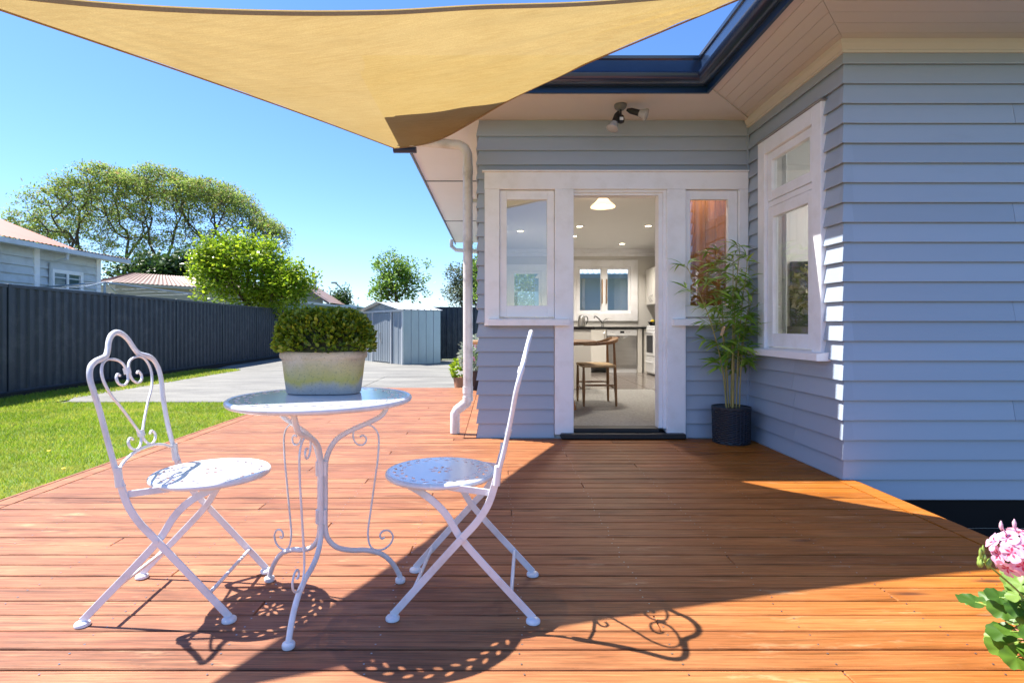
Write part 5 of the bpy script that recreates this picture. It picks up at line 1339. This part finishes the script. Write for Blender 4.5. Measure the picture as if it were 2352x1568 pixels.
mb.build('lamp_shade', m_, pn, 60)
mb = MB(); mb.lathe([(.01,-.08),(.03,-.10),(.034,-.125),(.02,-.15),(.002,-.158)], n=14); mb.build('bulb', M['lampglow'], pn, 60)
ld = bpy.data.lights.new('pendant_light', 'SPOT'); ld.spot_size = R(160); ld.spot_blend = .6; ld.energy = 45; ld.color = (1,.92,.82); ld.shadow_soft_size = .10
lo = bpy.data.objects.new('pendant_light', ld); COL.objects.link(lo); lo.parent = pn; lo.location = (0,0,-.32)
# dining chair and table
dc = thing('dining_chair', 'mid century oak armchair with woven cord seat inside the doorway', 'chair', (0,0,FZ))
z = 0
def leg(p0, p1, r=.017, nm='leg', m='oak'):
    mb = MB(); p0 = Vector(p0); p1 = Vector(p1); P = [p0.lerp(p1, k/8) for k in range(9)]; mb.tube(P, r, 10, taper=[.72+.35*math.sin(math.pi*min(1,k/8*1.1)) for k in range(9)]); return mb.build(nm, M[m], dc, 60)
leg((1.355,6.22,0),(1.335,6.25,.73)); leg((1.352,6.66,0),(1.335,6.63,.73)); leg((.985,6.20,0),(.985,6.22,.47)); leg((.985,6.68,0),(.985,6.66,.47))
leg((.985,6.22,.235),(1.345,6.23,.235),.011,'stretcher'); leg((.985,6.66,.235),(1.345,6.65,.235),.011,'stretcher'); leg((1.345,6.23,.20),(1.345,6.65,.20),.011,'stretcher'); leg((.985,6.22,.19),(.985,6.66,.19),.011,'stretcher')
mb = MB(); mb.cbox(.965,1.350,6.205,6.675,.435,.470,.012)
mb.build('seat', M['rush'], dc)
mb = MB(); mb.sweep(cr([(.98,6.19,.695),(1.12,6.19,.70),(1.27,6.21,.715),(1.355,6.29,.745),(1.375,6.44,.76),(1.355,6.59,.745),(1.27,6.67,.715),(1.12,6.69,.70),(.98,6.69,.695)],5), [(-.028,-.014),(.028,-.014),(.030,.0),(.026,.016),(-.026,.016),(-.030,0)], normal=(0,0,1), taper=[.8+.45*math.sin(math.pi*k/40) for k in range(41)]); mb.build('back_rail', M['oak'], dc, 50)
dt = thing('dining_table', 'dark edged round dining table half hidden left of the doorway', 'table', (.42,6.35,FZ))
mb = MB(); mb.lathe([(.70,.70),(.73,.715),(.73,.735),(.70,.74)], n=48); mb.build('tabletop', M['oak'], dt, 50)
for a in (45,135,225,315):
    A = R(a); mb = MB(); mb.tube([(.35*math.cos(A),.35*math.sin(A),.70),(.60*math.cos(A),.60*math.sin(A),0)], .022, 8); mb.build('leg', mat('orange_beech', (.45,.20,.06), .4), dt, 60)
# wing room: curtain, picture, flowers, chair back
cu_ = thing('curtain', 'white net curtain at the side window of the wing', 'curtain', (0,0,0))
mb = MB(); vs = []
for i in range(33): y = 4.56+i*.0085; vs += [(2.40+.012*math.sin(i*1.1),y,.75),(2.40+.012*math.sin(i*1.1),y,2.42)]
mb.add(vs, [(2*i,2*i+2,2*i+3,2*i+1) for i in range(32)]); mb.build('cloth', M['curtain'], cu_, 180)
pc = thing('picture', 'dark framed floral picture seen through the wing window', 'picture', (0,0,0))
mb = MB(); mb.cbox(3.72,4.45,6.94,6.985,.95,1.80,.005); fr2 = mb.build('frame', M['oven'], pc)
vm = leafmat('bouquet_mix', [(0,(.05,.07,.03)),(.5,(.35,.30,.12)),(1,(.65,.60,.45))], .2)
vz = thing('flower_vase', 'cream flowers in a vase seen low through the wing window', 'vase', (3.55,6.2,FZ))
mb = MB(); mb.lathe([(.10,.55),(.14,.62),(.12,.78),(.08,.86),(.10,.90)], n=18); mb.build('vase', M['appl'], vz, 50)
mb = MB(); mb.cbox(-.5,.6,-.25,.5,.50,.549,.005)
for x in (-.45,.5):
    for y in (-.2,.42): mb.box(x,x+.05,y,y+.05,0,.50)
sb = thing('side_table', 'oak side table carrying the flower vase in the wing room', 'table', (3.55,6.2,FZ)); mb.build('top', M['oak'], sb)
blob(700, (.02,0,1.30), (.20,.2,.26), (.05,.10), vm, 'flowers', vz, .8)
arm = thing('armchair', 'dark grey armchair back just inside the wing window', 'armchair', (3.2,5.3,FZ))
mb = MB(); mb.cbox(-.4,.4,-.4,.4,.15,.45,.05); mb.build('seat', M['dpot'], arm, 50); mb = MB(); mb.cbox(-.4,.4,.22,.42,.40,.90,.07); mb.build('backrest', M['dpot'], arm, 50)
ld = bpy.data.lights.new('wing_ceiling_light', 'POINT'); ld.energy = 34; ld.color = (1,.98,.96); ld.shadow_soft_size = .15
wl = thing('ceiling_lamp', 'round white ceiling lamp in the wing room', 'lamp', (4.6,5.2,2.575)); mb = MB(); mb.lathe([(.12,0),(.16,-.04),(.12,-.10),(.02,-.12)], n=24); mb.build('globe', emit('globe_glow', (1,.9,.75), 1.5), wl, 60)
lo = bpy.data.objects.new('wing_ceiling_light', ld); COL.objects.link(lo); lo.parent = wl; lo.location = (0,0,-.25)
